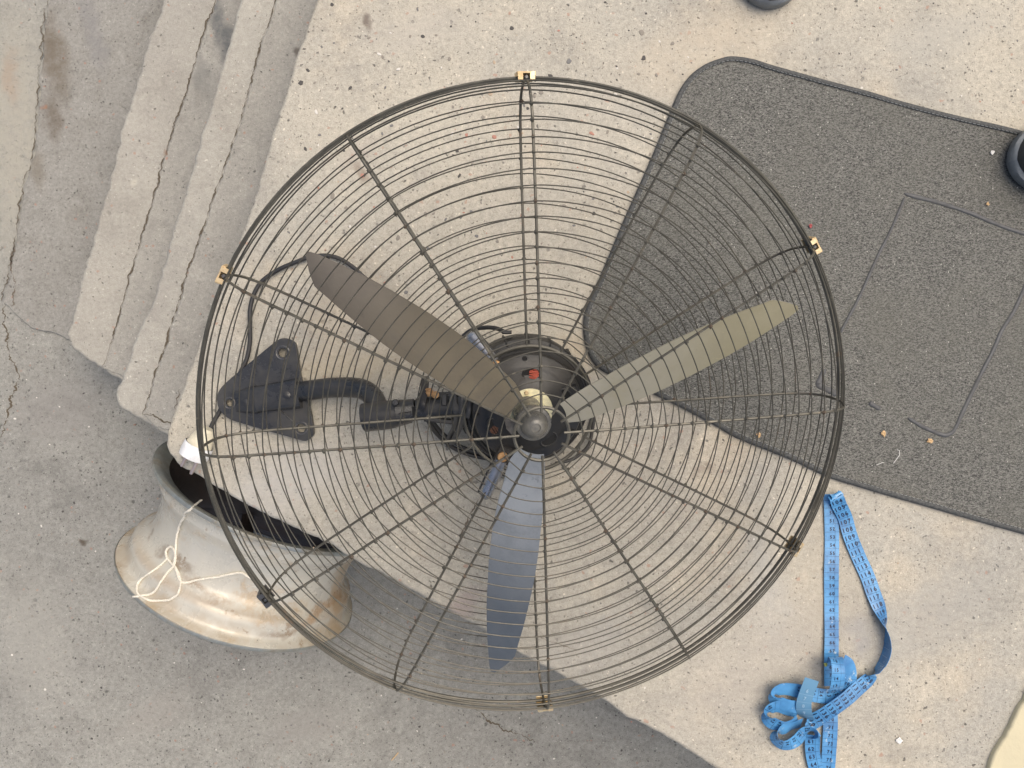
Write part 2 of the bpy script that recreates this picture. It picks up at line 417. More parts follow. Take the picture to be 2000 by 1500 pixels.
o2 = structure(slab('step.001', WL(s2_left + s2_end, Z2) + [W(420, 790, Z2), W(640, 400, Z2), W(760, -480, Z2)], Z2, -.4515, M_STEP2, rad=.006, amp=.0028, seed=9))
# thin ragged layers on each tread along the riser, coloured dark as its shade
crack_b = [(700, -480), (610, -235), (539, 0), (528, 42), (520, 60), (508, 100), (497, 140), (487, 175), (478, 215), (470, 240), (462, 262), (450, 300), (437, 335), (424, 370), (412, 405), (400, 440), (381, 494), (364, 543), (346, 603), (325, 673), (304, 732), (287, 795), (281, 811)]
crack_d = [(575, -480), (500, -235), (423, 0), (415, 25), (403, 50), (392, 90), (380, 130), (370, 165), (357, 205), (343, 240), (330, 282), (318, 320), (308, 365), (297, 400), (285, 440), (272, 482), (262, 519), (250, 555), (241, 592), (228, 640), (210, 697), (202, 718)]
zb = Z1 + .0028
st = slab('riser_shade_strip', WL(crack_b, zb) + WL([(300, 833), (420, 870), (560, 500), (800, -480)], zb), zb, Z1 - .001, M_STRIP, parent=o, rad=.0016, step=.004, amp=.0022, seed=2)
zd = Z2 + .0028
st = slab('riser_shade_strip', WL(crack_d, zd) + WL([(228, 730), (330, 790), (430, 500), (700, -480)], zd), zd, Z2 - .001, M_STRIP, parent=o2, rad=.0016, step=.004, amp=.0022, seed=6)
ribbon_line('crack', WL(crack_b[1:], Z1), Z1, .0015, M_CRACK, o, amp=.0022, seed=2, h=.0032)
ribbon_line('crack', WL(crack_d[1:], Z2), Z2, .0014, M_CRACK, o2, amp=.0022, seed=6, h=.0032)
ribbon_line('crack', WL([(281, 808), (297, 810), (312, 820), (336, 823), (352, 818), (372, 822)], Z1), Z1, .0020, M_CRACK, o, amp=.003, seed=11, h=.0036)
ribbon_line('crack', WL([(350, 760), (346, 800), (343, 818)], Z1), Z1, .0015, M_CRACK_L, o, amp=.003, seed=13, h=.0036)
# apron on the ground at the foot of the steps
g_line = [(150, -480), (120, -200), (98, 0), (86, 50), (84, 90), (85, 110), (77, 150), (79, 175), (74, 215), (72, 250), (68, 300), (60, 330), (50, 350), (44, 390), (38, 430), (30, 480), (20, 530), (7, 592)]
za = ZG + .004
ap = structure(slab('apron', WL(g_line, za) + WL([(60, 640), (130, 660), (260, 720), (400, 400), (560, -480)], za), za, ZG - .002, M_APRON, rad=.002, step=.006, amp=.0025, seed=21))
ribbon_line('crack', WL(g_line[2:], ZG), ZG, .0013, M_CRACK, ap, amp=.004, seed=30, h=.0046)
ribbon_line('crack', WL([(7, 592), (10, 638), (21, 701), (38, 729), (30, 752), (24, 778), (12, 820), (0, 855), (-30, 900)], ZG), ZG, .0022, M_CRACK, g, amp=.005, seed=31)
ribbon_line('crack', WL([(928, 1383), (950, 1405), (968, 1413), (985, 1425), (1008, 1432), (1030, 1442), (1052, 1452)], ZG), ZG, .0016, M_CRACK, g, amp=.004, seed=33)
ribbon_line('crack', WL([(30, 480), (24, 520), (32, 560), (26, 600)], ZG), ZG, .002, M_CRACK_L, g, amp=.005, seed=35, h=.0046)
ribbon_line('crack', WL([(1048, 1240), (1075, 1252), (1105, 1262), (1130, 1270)], 0), 0, .0010, M_CRACK_L, land, amp=.002, seed=36)
ribbon_line('crack', WL([(946, 960), (930, 985), (915, 1010), (903, 1040), (896, 1060)], 0), 0, .0016, M_CRACK_L, land, amp=.002, seed=37)

# embedded stones in the landing and ground: uncountable, real relief
def stones(name, parent, n, region, z, smin, smax, cols, seed):
    rnd = random.Random(seed); mb = MB()
    for i in range(n):
        px = rnd.uniform(region[0], region[2]); py = rnd.uniform(region[1], region[3])
        p = W(px, py, z); r = smin + (smax - smin) * rnd.random() ** 3
        a0 = rnd.random() * 6.28; k = 9; asp = rnd.uniform(.45, .95); ring = []
        for q in range(k):
            a = 2 * math.pi * q / k; rr = r * rnd.uniform(.75, 1.15)
            x, y = math.cos(a) * rr, math.sin(a) * rr * asp
            ring.append(Vector((x * math.cos(a0) - y * math.sin(a0), x * math.sin(a0) + y * math.cos(a0), 0)))
        hgt = min(.0009, r * .25)
        vv = [p + q + Vector((0, 0, -.0004)) for q in ring] + [p + q * .82 + Vector((0, 0, hgt * .7)) for q in ring] + [p + Vector((0, 0, hgt))]
        ff = [(q, (q + 1) % k, k + (q + 1) % k, k + q) for q in range(k)] + [(k + q, k + (q + 1) % k, 2 * k) for q in range(k)]
        mb.mi = rnd.choices(range(len(cols)), [c[1] for c in cols])[0]
        mb.add(vv, ff)
    o_ = mb.build(name, None, parent, smooth=True, mats=[c[0] for c in cols]); o_['kind'] = 'stuff'
    return o_
S_GREY = simple('stone_grey', (.17, .165, .16), .8); S_RED = simple('stone_red', (.40, .20, .15), .8); S_DARK = simple('stone_dark', (.075, .07, .065), .8)
S_TAN = simple('stone_tan', (.42, .33, .24), .8); S_PALE = simple('stone_pale', (.62, .59, .54), .8); S_MID = simple('stone_mid', (.25, .225, .19), .85)
stones('embedded_pebbles', land, 420, (560, 0, 1330, 640), 0, .0006, .0040, [(S_GREY, 5), (S_RED, 1.4), (S_DARK, 4), (S_TAN, 1.5), (S_PALE, 2), (S_MID, 5)], 3)
stones('embedded_pebbles', land, 300, (1200, -20, 2030, 300), 0, .0006, .0020, [(S_GREY, 4), (S_RED, .8), (S_DARK, 3), (S_PALE, 2), (S_MID, 7)], 5)
stones('embedded_pebbles', land, 220, (480, 700, 2000, 1500), 0, .0005, .0016, [(S_GREY, 3), (S_RED, .6), (S_DARK, 1), (S_TAN, 3), (S_PALE, 1.5), (S_MID, 6)], 8).data
stones('embedded_pebbles', g, 1500, (-20, 640, 1400, 1520), ZG, .0008, .0030, [(S_GREY, 3), (S_DARK, 4), (S_PALE, 3), (S_MID, 6)], 12)

# ------------------------------------------------------------------ yellow plaster wall foot, bottom right
t = NT('yellow_plaster')
c = t.mix(t.ramp(t.noise(8, 5, .6), .3, .7), (.60, .54, .37), (.54, .485, .34))
d_, c_ = t.vor(55, 1, t.warp(.01, 60)); pk = t.ramp(t.sep(c_)[0], .86, .88)
c = t.mix(t.math('MULTIPLY', t.math('MULTIPLY', t.ramp(d_, .30, .18), pk), .8), c, (.20, .17, .11))
M_YEL = t.done(c, .85, 0, t.bump(t.noise(60, 5), .002, .5), spec=.2)
wl_ = WL([(2120, 1130), (2060, 1245), (2010, 1335), (1988, 1372), (1968, 1415), (1945, 1452), (1925, 1500), (1890, 1570), (1850, 1660)], .0)
yw = slab('plaster_ledge', wl_ + [Vector((.9, -1.1, 0)), Vector((1.3, -.9, 0)), Vector((1.15, -.2, 0))], .007, -.002, M_YEL, rad=.003, amp=.002, seed=50)
tag(yw, 'low pale yellow plastered ledge at the bottom right corner of the landing', 'ledge')

# ------------------------------------------------------------------ car mat
t = NT('mat_carpet')
v1 = t.noise(650, 3, .8); v2 = t.noise(300, 5, .8); v3 = t.noise(7, 5, .6)
st = t.n('ShaderNodeMapping'); st.inputs['Rotation'].default_value = (0, 0, .5); st.inputs['Scale'].default_value = (1, 2.2, 1); t.l(t.co, st.inputs[0])
v4 = t.noise(340, 5, .9, vec=st.outputs[0])
c = t.mix(t.ramp(v4, .38, .62), (.034, .035, .034), (.31, .305, .275))
c = t.mix(t.math('MULTIPLY', t.ramp(v1, .52, .72), .75), c, (.44, .43, .39))
c = t.mix(t.math('MULTIPLY', t.ramp(v2, .50, .30), .5), c, (.032, .032, .032))
c = t.mix(t.math('MULTIPLY', t.ramp(v3, .40, .75), .45), c, (.20, .195, .165))
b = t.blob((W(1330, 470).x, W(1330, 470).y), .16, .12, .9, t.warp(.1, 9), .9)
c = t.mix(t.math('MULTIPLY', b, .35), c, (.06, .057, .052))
dd, cc_ = t.vor(330); c = t.mix(t.math('MULTIPLY', t.ramp(dd, .3, .15), t.ramp(t.sep(cc_)[0], .965, .975)), c, (.62, .60, .54))
nm = t.bump(v4, .003, .8); nm = t.bump(v1, .001, .7, nm)
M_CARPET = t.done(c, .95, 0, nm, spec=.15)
t = NT('mat_binding')
c = t.mix(t.ramp(t.noise(300, 4, .7), .35, .7), (.055, .058, .058), (.115, .115, .11))
M_BIND = t.done(c, .75, 0, t.bump(t.noise(500, 3), .0006, .6), spec=.3)
M_STITCH = simple('stitch_thread', (.30, .31, .30), .7)
M_GROOVE = paint('rubber_weld', (.075, .077, .08), .5, dust=(.10, .095, .085), damt=.4, dscale=60)
mat_px = [(1430, 109), (1405, 114), (1378, 125), (1353, 143), (1335, 165), (1322, 189), (1306, 228), (1283, 285), (1262, 334), (1238, 388), (1215, 440), (1190, 500), (1168, 552), (1148, 596),
          (1141, 622), (1141, 652), (1147, 682), (1160, 708), (1185, 728), (1240, 751), (1300, 780), (1345, 802), (1400, 832), (1440, 855), (1510, 883), (1556, 902), (1620, 932), (1680, 951), (1740, 969), (1800, 986), (1900, 1015), (2000, 1043),
          (2110, 1075), (2200, 1080), (2260, 1040), (2330, 860), (2420, 600), (2450, 480), (2410, 410), (2300, 350), (2100, 285), (1986, 252), (1895, 231), (1825, 214), (1755, 195), (1690, 176), (1615, 156), (1560, 141), (1510, 127), (1468, 114)]
mat_root = tag(empty('floor_mat', W(1700, 550)), 'large dark grey carpet floor mat with bound edge under the right half of the fan', 'mat')
morg = Vector(mat_root.location)
MT = .006
outl = [Vector(p) for p in smooth_pts([tuple(v) for v in WL(mat_px, MT)], 5, True)]
n = len(outl); area = sum(outl[i].x * outl[(i + 1) % n].y - outl[(i + 1) % n].x * outl[i].y for i in range(n))
if area < 0: outl.reverse()
nrm = []
for i in range(n):
    tt = outl[(i + 1) % n] - outl[i - 1]; nrm.append(Vector((-tt.y, tt.x, 0)).normalized())
def offs(d, z, wob=0): return [Vector((outl[i].x + nrm[i].x * d, outl[i].y + nrm[i].y * d, z + (mnoise.noise(outl[i] * 30) * wob))) - morg for i in range(n)]
mat_wave = .0012
top = offs(.0062, MT - .0012)
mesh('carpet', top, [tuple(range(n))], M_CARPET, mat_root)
prof = [(.0, -.001 + .0008), (-.0006, .003), (.0003, MT), (.0030, MT + .0011), (.0056, MT + .0006), (.0064, MT - .0016)]
vs_ = []; fs = []
for d, z in prof: vs_ += offs(d, z, .0006 if z > .004 else 0)
for k in range(len(prof) - 1):
    for i in range(n):
        j = (i + 1) % n; fs.append((k * n + i, k * n + j, (k + 1) * n + j, (k + 1) * n + i))
o_ = mesh('binding', vs_, fs, M_BIND, mat_root, True)
# stitching: one dashed line along the binding
st_path = offs(.0058, MT + .0009); mb = MB(); L_ = 0; run = []
for i in range(n + 1):
    a = st_path[i % n]; b = st_path[(i + 1) % n]; seg = (b - a).length; m = max(1, int(seg / .001))
    for k in range(m):
        p = a + (b - a) * (k / m); L_ += seg / m
        if (L_ % .0052) < .0040: run.append(p)
        elif len(run) > 1: mb.tube([run[0], run[len(run) // 2] + Vector((0, 0, .0003)), run[-1]], .00035, 4); run = []
        else: run = []
so = mb.build('stitching', M_STITCH, mat_root); so['kind'] = 'stuff'
def weld(pts, w):
    P = [Vector(p) for p in smooth_pts([tuple(v) for v in WL(pts, MT)], 8)]
    vv = []; ff = []
    for i, p in enumerate(P):
        tt = P[min(i + 1, len(P) - 1)] - P[max(i - 1, 0)]; nn = Vector((-tt.y, tt.x, 0)).normalized()
        e = min(1, (i + .4) / 3, (len(P) - 1 - i + .4) / 3); ww = w * e * (1 + .25 * mnoise.noise(p * 120))
        for q, h in ((-1, -.0013), (-.7, .0001), (.7, .0001), (1, -.0013)): vv.append(p + nn * (ww * q) + Vector((0, 0, h)) - morg)
        if i:
            b_ = 4 * i
            for q in range(3): ff.append((b_ - 4 + q, b_ - 4 + q + 1, b_ + q + 1, b_ + q))
    return mesh('heel_pad_seam', vv, ff, M_GROOVE, mat_root, True)
weld([(1766, 377), (1790, 384), (1830, 394), (1865, 405), (1900, 417), (1940, 434), (1980, 449), (2060, 472)], .0026)
weld([(1768, 384), (1757, 412), (1738, 455), (1716, 498), (1698, 538), (1678, 582), (1655, 625), (1641, 652)], .0020)
weld([(2010, 545), (1998, 572), (1980, 610), (1958, 645), (1942, 682), (1920, 725), (1898, 770), (1880, 808), (1866, 838), (1857, 847), (1845, 850), (1822, 842), (1797, 830), (1774, 816)], .0026)
weld([(1720, 800), (1708, 792), (1698, 786)], .0032)
weld([(1612, 720), (1604, 738), (1600, 752), (1620, 762), (1638, 772)], .0036)

# small litter -------------------------------------------------------
def bit(name, px, py, z, r, mat, label, cat, seed, tall=.4, parent=None):
    rnd = random.Random(seed); p = W(px, py, z); mb = MB(org=p)
    k = 9; ring = [Vector((math.cos(6.283 * q / k) * r * rnd.uniform(.5, 1.2), math.sin(6.283 * q / k) * r * rnd.uniform(.5, 1.2), rnd.uniform(.0, r * tall))) for q in range(k)]
    vv = [p + q for q in ring] + [p + q * .55 + Vector((rnd.uniform(-.3, .3) * r, 0, r * tall)) for q in ring] + [p + Vector((0, 0, r * tall * .6))]
    ff = [(q, (q + 1) % k, k + (q + 1) % k, k + q) for q in range(k)] + [(k + q, k + (q + 1) % k, 2 * k) for q in range(k)]
    mb.add(vv, ff); o_ = mb.build(name, mat, smooth=False); o_.location = p
    return tag(o_, label, cat)
M_DRY = paint('dry_petal', (.62, .42, .22), .8, spots=(.35, .18, .08), dscale=100); M_WHITE = paint('white_scrap', (.80, .78, .74), .7); M_REDB = paint('red_scrap', (.42, .10, .10), .8)
M_YELB = paint('yellow_green_bead', (.62, .66, .18), .4)
bit('dried_petal', 1726, 847, MT, .0040, M_DRY, 'small curled tan dried petal on the mat below the heel pad seam', 'petal', 1)['group'] = 'dried petals on the mat'
bit('dried_petal', 1816, 861, MT, .0038, M_DRY, 'small orange dried petal on the mat right below the seam corner', 'petal', 2)['group'] = 'dried petals on the mat'
bit('dried_petal', 1482, 850, MT, .0034, M_DRY, 'tan dried petal on the mat edge seen through the fan guard', 'petal', 3)['group'] = 'dried petals on the mat'
bit('dried_petal', 1929, 398, MT, .0026, M_DRY, 'tiny orange petal crumb near the top seam of the mat', 'petal', 4)['group'] = 'dried petals on the mat'
bit('paper_scrap', 1938, 298, MT, .0027, M_WHITE, 'tiny white paper scrap on the mat beside the dark shoe', 'paper scrap', 5)
bit('paper_scrap', 1756, 1446, .001, .0044, M_WHITE, 'white paper chip on bare concrete right of the measuring tape', 'paper scrap', 6, .25)
bit('thread_scrap', 1583, 441, MT, .0032, M_REDB, 'small dull red fluff on the mat above the brass clip', 'scrap', 7)
bit('yellow_bead', 1612, 1297, .010, .0030, M_YELB, 'tiny yellow green metal tip at the upper coil of the blue tape', 'tip', 8, 1.0)
for i, (a, b_, lab) in enumerate([((1745, 905), (1757, 880), 'short curled white thread on the mat below the left petal'), ((1712, 908), (1727, 904), 'faint white fibre lying on the lower part of the mat')]):
    p = W(*a, MT); q = W(*b_, MT); mb = MB(org=p); m_ = (p + q) / 2 + Vector((.003, .002, .001))
    mb.tube([p, m_, q, q + Vector((-.003, .001, 0))], .0004, 5); o_ = mb.build('white_thread', M_WHITE); o_.location = p; tag(o_, lab, 'thread')
p = W(765, 1485, ZG + .002); mb = MB(org=p); mb.tube([p, W(771, 1478, ZG + .003), W(778, 1470, ZG + .002)], .0009, 5); o_ = mb.build('dry_straw', M_DRY); o_.location = p
tag(o_, 'short piece of dry straw on the lower concrete ground', 'straw')
p = W(1488, 0, 0)

# ------------------------------------------------------------------ fan frame (fitted)
FC = Vector((.0249, -.0409, .1427))
fx = Vector((.992086, .030613, -.121771)); fy = Vector((0, .969822, .243813)); fn = Vector((.12556, -.241884, .962147))
FM = Matrix(((fx.x, fy.x, fn.x, FC.x), (fx.y, fy.y, fn.y, FC.y), (fx.z, fy.z, fn.z, FC.z), (0, 0, 0, 1)))
SPIN = R(2.14)
fan = tag(empty('industrial_fan', Vector((FC.x, FC.y, 0))), 'large black wire caged wall fan with three blades lying face up on the concrete', 'fan')
FO = Vector(fan.location)
def F(): return MB(org=FO, M=FM)
def FW(): return MB(org=FO)          # world coordinates
def pol(r, a, h): return Vector((r * math.cos(a), r * math.sin(a), h))
def ring_pts(r, h, n=120, wob=.0, seed=0):
    out = []
    for k in range(n):
        a = 2 * math.pi * k / n
        # wire sags a little between the twelve spokes
        s_ = abs(math.sin((a - SPIN) * 6)); q = Vector((math.cos(a), math.sin(a), seed)) * 1.6
        out.append(pol(r - s_ * wob + mnoise.noise(q) * wob * 1.2, a, h + mnoise.noise(q + Vector((9, 0, 0))) * wob))
    return out
def front_h(r):
    if r > .336: return .004
    if r > .30: return .037 - .029 * ((r - .30) / .038) ** 2.4
    return .037 + (.30 - r) / .30 * .0035
def back_h(r):
    if r > .336: return -.005
    if r > .29: return -.045 + .038 * ((r - .29) / .048) ** 2.6
    return -.045 - (.29 - r) / .29 * .004
# front guard: centre ring is the part, rings and spokes its pieces
mb = F(); mb.tube(ring_pts(.0279, .0385, 64), .0018, 6, closed=True); front = mb.build('front_guard', M_SPOKE, fan)
mb = F(); mb.tube(ring_pts(.0725, -.0490, 90), .0020, 6, closed=True); back = mb.build('back_guard', M_SPOKE, fan)
k = 0; r = .0279 + .0143
while r < .3200:
    mb = F(); mb.tube(ring_pts(r, front_h(r) + .0022, 132, .0009, k * 3.1),   .00066, 5, closed=True); mb.build('guard_ring', M_WIRE, front); r += .0143; k += 1
for r, h in ((.3300, .0235), (.3362, .0125)):
    mb = F(); mb.tube(ring_pts(r, h, 132, .0005, r * 99), .0008, 5, closed=True); mb.build('guard_ring', M_WIRE, front)
for k, r in enumerate((.0860, .0990, .1115, .1245, .1383, .1529, .1668, .1810, .1955, .2100, .2250, .2395, .2542, .2690, .2831, .2970, .3097, .3224)):
    mb = F(); mb.tube(ring_pts(r, back_h(r) - .0022, 132, .0010, 50 + k * 3.7),   .00066, 5, closed=True); mb.build('guard_ring', M_WIRE, back)
for r, h in ((.3325, -.026), (.3370, -.014)):
    mb = F(); mb.tube(ring_pts(r, h, 132, .0005, r * 77), .0008, 5, closed=True); mb.build('guard_ring', M_WIRE, back)
mb = F(); mb.tube(ring_pts(.3395, .0030, 160, .0003, 3), .0017, 6, closed=True); mb.build('rim_wire', M_SPOKE, front)
mb = F(); mb.tube(ring_pts(.3395, -.0045, 160, .0003, 8), .0017, 6, closed=True); mb.build('rim_wire', M_SPOKE, back)
FS = [(.3385, .0005), (.3375, .0055), (.3345, .015), (.329, .0245), (.319, .0315), (.303, .0358), (.27, .0373), (.2, .0385), (.12, .0395), (.06, .0398), (.0228, .0392)]
BS = [(.3385, -.0015), (.3375, -.0075), (.3345, -.019), (.328, -.0300), (.316, -.0378), (.296, -.0430), (.26, -.0455), (.18, -.0475), (.12, -.0485), (.0705, -.0488)]
for k in range(12):
    a = SPIN + R(30 * k)
    da = random.uniform(-.004, .004); db = random.uniform(-.005, .005)
    P = [Vector(p) for p in smooth_pts([tuple(pol(r_, a + da * (1 - r_ / .34) * 3, h_)) for r_, h_ in FS], 4)]
    mb = F(); mb.tube(P, .00142, 6); mb.build('guard_spoke', M_SPOKE, front)
    P = [Vector(p) for p in smooth_pts([tuple(pol(r_, a + db * (1 - r_ / .34) * 3, h_)) for r_, h_ in BS], 4)]
    mb = F(); mb.tube(P, .00142, 6); mb.build('guard_spoke', M_SPOKE, back)
# weld beads where the rings cross the spokes
for (root_, radii, hf, sg) in ((front, [.0279 + .0143 * q for q in range(1, 21)], front_h, 1), (back, (.0860, .0990, .1115, .1245, .1383, .1529, .1668, .1810, .1955, .2100, .2250, .2395, .2542, .2690, .2831, .2970, .3097, .3224), back_h, -1)):
    mb = F(); mb.mi = 0
    for k in range(12):
        for q in radii:
            c0 = pol(q + random.uniform(-.0006, .0006), SPIN + R(30 * k) + random.uniform(-.0006, .0006) / q, hf(q) + sg * .0017); e = random.uniform(.0013, .0022)
            mb.mi = 1 if random.random() < .2 else 0
            mb.add([c0 + Vector(v) * e for v in ((1.3, 0, 0), (0, 1.5, 0), (-1.3, 0, 0), (0, -1.5, 0), (0, 0, 1), (0, 0, -1))], [(0, 1, 4), (1, 2, 4), (2, 3, 4), (3, 0, 4), (1, 0, 5), (2, 1, 5), (3, 2, 5), (0, 3, 5)])
    wb = mb.build('weld_beads', None, root_, mats=[M_SPOKE, simple('weld_rust', (.085, .062, .042), .7)]); wb['kind'] = 'stuff'
# rim clips at every second spoke
for k in range(6):
    a = SPIN + R(30 + 60 * k)
    dark = k == 3
    Mt = Matrix.Translation(pol(.3395, a, 0)) @ Matrix.Rotation(a, 4, 'Z')
    mb = F()
    for c_, s_ in (((.0036, 0, .0005), (.0014, .0150, .0150)), ((.0012, -.0048, .0080), (.0062, .0042, .0012)), ((.0012, .0048, .0080), (.0062, .0042, .0012)),
                   ((.0012, 0, -.0078), (.0062, .0140, .0012)), ((.0026, -.0071, .0005), (.0032, .0010, .0140)), ((.0026, .0071, .0005), (.0032, .0010, .0140))):
        mb.box((0, 0, 0), s_, Mt @ Matrix.Scale(1.18, 4) @ Matrix.Translation(c_), .0002)
    # box() transforms by M then adds c: keep c zero
    cl = mb.build('rim_clip', M_STEEL if dark else M_BRASS, fan, smooth=False, label='dark clip on the guard rim' if dark else None)
    mb = F(); mb.lathe([(.0019, 0), (.0019, .0030), (.0012, .0036)], 10, Mt @ Matrix.Translation((0, 0, .0068)), cap1=True); mb.build('screw', M_STEEL, cl)

# blades ---------------------------------------------------------------
b3 = [(0.030, -25), (0.0482, -24.5), (.075, -17.5), (0.1111, -13.4), (0.1477, -9.9), (0.1893, -6.8), (0.2319, -4.3), (0.2668, -2.3), (0.2885, -1.2), (0.2962, -.6)]
b3r = [(0.032, 22), (0.045, 19), (0.0807, 13.7), (0.1219, 10.8), (0.1641, 8.8), (0.2135, 6.5), (0.2561, 4.7), (0.2716, 4.2), (0.2835, 2.4), (0.2950, .3)]
def side(tab, r):
    for (r0, a0), (r1, a1) in zip(tab, tab[1:]):
        if r <= r1: return R(a0 + (a1 - a0) * max(0, (r - r0)) / (r1 - r0))
    return R(tab[-1][1])
for k, (ang, sc) in enumerate(((141.5, .966), (23.0, 1.022), (-99.0, 1.0))):
    mb = F(); NR, NS = 46, 9; vv = []
    for side_ in (0, 1):
        for i in range(NR):
            u = i / (NR - 1); u = 1 - (1 - u) ** 1.4; rr = .032 + (.2956 - .032) * u
            a0, a1 = side(b3, rr), side(b3r, rr)
            for j in range(NS):
                s_ = j / (NS - 1); a = a0 + (a1 - a0) * s_
                x = rr * math.cos(a); y = rr * math.sin(a)
                pitch = .44 * (1 - .45 * u)
                h = .007 + y * pitch - (y * y) * 2.6 + (side_ * -.0016) - .0035 * u
                v = Vector((x * sc, y, h)); v = Matrix.Rotation(R(ang), 3, 'Z') @ v
                vv.append(v)
    ff = []
    for i in range(NR - 1):
        for j in range(NS - 1):
            q = i * NS + j; ff.append((q, q + NS, q + NS + 1, q + 1)); q2 = q + NR * NS; ff.append((q2, q2 + 1, q2 + NS + 1, q2 + NS))
    off_ = NR * NS
    for i in range(NR - 1):
        q = i * NS; ff.append((q, q + off_, q + NS + off_, q + NS)); q = i * NS + NS - 1; ff.append((q, q + NS, q + NS + off_, q + off_))
    for j in range(NS - 1):
        q = (NR - 1) * NS + j; ff.append((q, q + off_, q + off_ + 1, q + 1)); q = j; ff.append((q, q + 1, q + 1 + off_, q + off_))
    mb.add(vv, ff)
    mb.build('blade', M_BLADE[k], fan, label=('dark grey brown blade pointing to the upper left', 'dusty khaki blade pointing right over the mat', 'slate blue grey blade pointing down')[k])
# hub with domed cap
hc = Matrix.Translation((-.0036, .0021, 0))
mb = F(); mb.lathe([(.0165, -.040), (.0170, -.010), (.0185, .001), (.0190, .008), (.0180, .0105), (.0150, .0115)], 48, hc); hub = mb.build('hub', M_CAP, fan)
mb = F(); mb.lathe([(.0150, .0113), (.0142, .0112), (.0138, .0145), (.0128, .0185), (.0105, .0225), (.0078, .0245), (.0048, .0252), (.0044, .0240), (.0001, .0243)], 48, hc); mb.build('cap', M_CAP, hub)
# motor: front bell, rear body, plate, screws
mb = F(); mb.lathe([(.020, -.0430), (.0275, -.0440), (.034, -.0480), (.044, -.0500), (.0475, -.0525), (.0500, -.0540), (.0615, -.0555), (.0630, -.0580), (.0630, -.0640), (.0600, -.0655), (.0605, -.0720), (.0660, -.0755), (.0745, -.0800), (.0765, -.0860), (.0765, -.1030),
                     (.0730, -.1090), (.055, -.1135), (.03, -.1180), (.001, -.1185)], 72)
mot = mb.build('motor_housing', M_MOTOR, fan)
mb = F(); mb.lathe([(.0145, -.0405), (.0150, -.0412), (.0185, -.0412), (.0190, -.0425), (.0255, -.0427), (.0265, -.0445)], 56); pl = mb.build('bearing_plate', M_ZINC, mot)
for a in (100, 220, 340):
    mb = F(); mb.lathe([(.0024, -.0428), (.0024, -.0412), (.0016, -.0405), (.0001, -.0406)], 12, Matrix.Translation(pol(.0222, R(a), 0))); mb.build('screw', M_BRASS, pl)
for k in range(18):
    a = R(20 * k + 7); mb = F(); mb.tube([pol(.0700, a, -.0775), pol(.0760, a, -.0830), pol(.0778, a, -.1010), pol(.074, a, -.1070)], .0016, 6); mb.build('cooling_fin', M_MOTOR, mot)
def bell_h(r): return -.0485 - (r - .034) * .28 if r < .044 else -.0525
for (r_, a, col) in ((.0415, 86, M_COPPER), (.0440, -150, M_BROWNW), (.0420, -57, None), (.043, 18, None), (.0435, 205, None), (.0430, 142, None)):
    c0 = pol(r_, R(a), bell_h(r_)); ang = R(a + 90)
    Mo = Matrix.Translation(c0) @ Matrix.Rotation(ang, 4, 'Z') @ Matrix.Rotation(R(-6), 4, 'X')
    mb = F(); el = [(math.cos(6.283 * q / 20) * .0100, math.sin(6.283 * q / 20) * .0068) for q in range(20)]
    mb.add([Mo @ Vector((x, y, .0016)) for x, y in el], [tuple(range(20))]); vh = mb.build('vent_opening', M_HOLE, mot, smooth=False)
    mb = F(); mb.tube([Mo @ Vector((x, y, .0014)) for x, y in el], .0011, 6, closed=True); mb.build('opening_lip', M_MOTOR, vh)
    if col:
        mb = F(); rnd = random.Random(int(a + 500))
        for q in range(9):
            y0 = -.0050 + q * .00125; w_ = .0085 * math.sqrt(max(.05, 1 - (y0 / .0068) ** 2)); x0 = -w_ + rnd.uniform(0, .001); x1 = w_ * (.35 if col == M_COPPER else .8)
            mb.tube([Mo @ Vector((x0, y0, .0020)), Mo @ Vector(((x0 + x1) / 2, y0 + rnd.uniform(-.0006, .0006), .0036)), Mo @ Vector((x1, y0 + rnd.uniform(-.001, .001), .0020))], .00055, 5)
        mb.build('winding', col, vh)
for a in (94, 184, 26, -28, 235):
    c0 = pol(.0578, R(a), -.0552)
    mb = F(); mb.lathe([(.0021, .0006), (.0021, .0009), (.0001, .0009)], 12, Matrix.Translation(c0)); h_ = mb.build('bolt_hole', M_HOLE, mot, smooth=False)
    mb = F(); mb.tube([c0 + Vector((math.cos(q * .5236) * .0025, math.sin(q * .5236) * .0025, .0008)) for q in range(12)], .0006, 5, closed=True); mb.build('hole_lip', M_MOTOR, h_)
# loops of thin black wire wound round the housing
mb = F(); mb.tube([pol(.0685 + .0010 * math.sin(3 * q * .1), q * .1, -.0690 + .0015 * math.sin(q * .2)) for q in range(63)], .0011, 6, closed=True)
mb.tube([pol(.0712 + .0014 * math.sin(2 * q * .1 + 1), q * .1, -.0715 - .0015 * math.sin(q * .2)) for q in range(63)], .0011, 6, closed=True); mb.build('wire_loop', M_CABLE, mot)
# chipped zinc tag beside the hub
mb = FW(); zz = .112
tgp = [(985, 816), (1008, 826), (1010, 838), (1000, 850), (994, 843), (989, 838)]
a_ = WL(tgp, zz); b_ = [v - Vector((0, 0, .0012)) for v in a_]
mb.add(a_ + b_, [tuple(range(6)), tuple(range(11, 5, -1))] + [(q, (q + 1) % 6, 6 + (q + 1) % 6, 6 + q) for q in range(6)]); mb.build('terminal_tag', M_STEEL, mot, smooth=False)

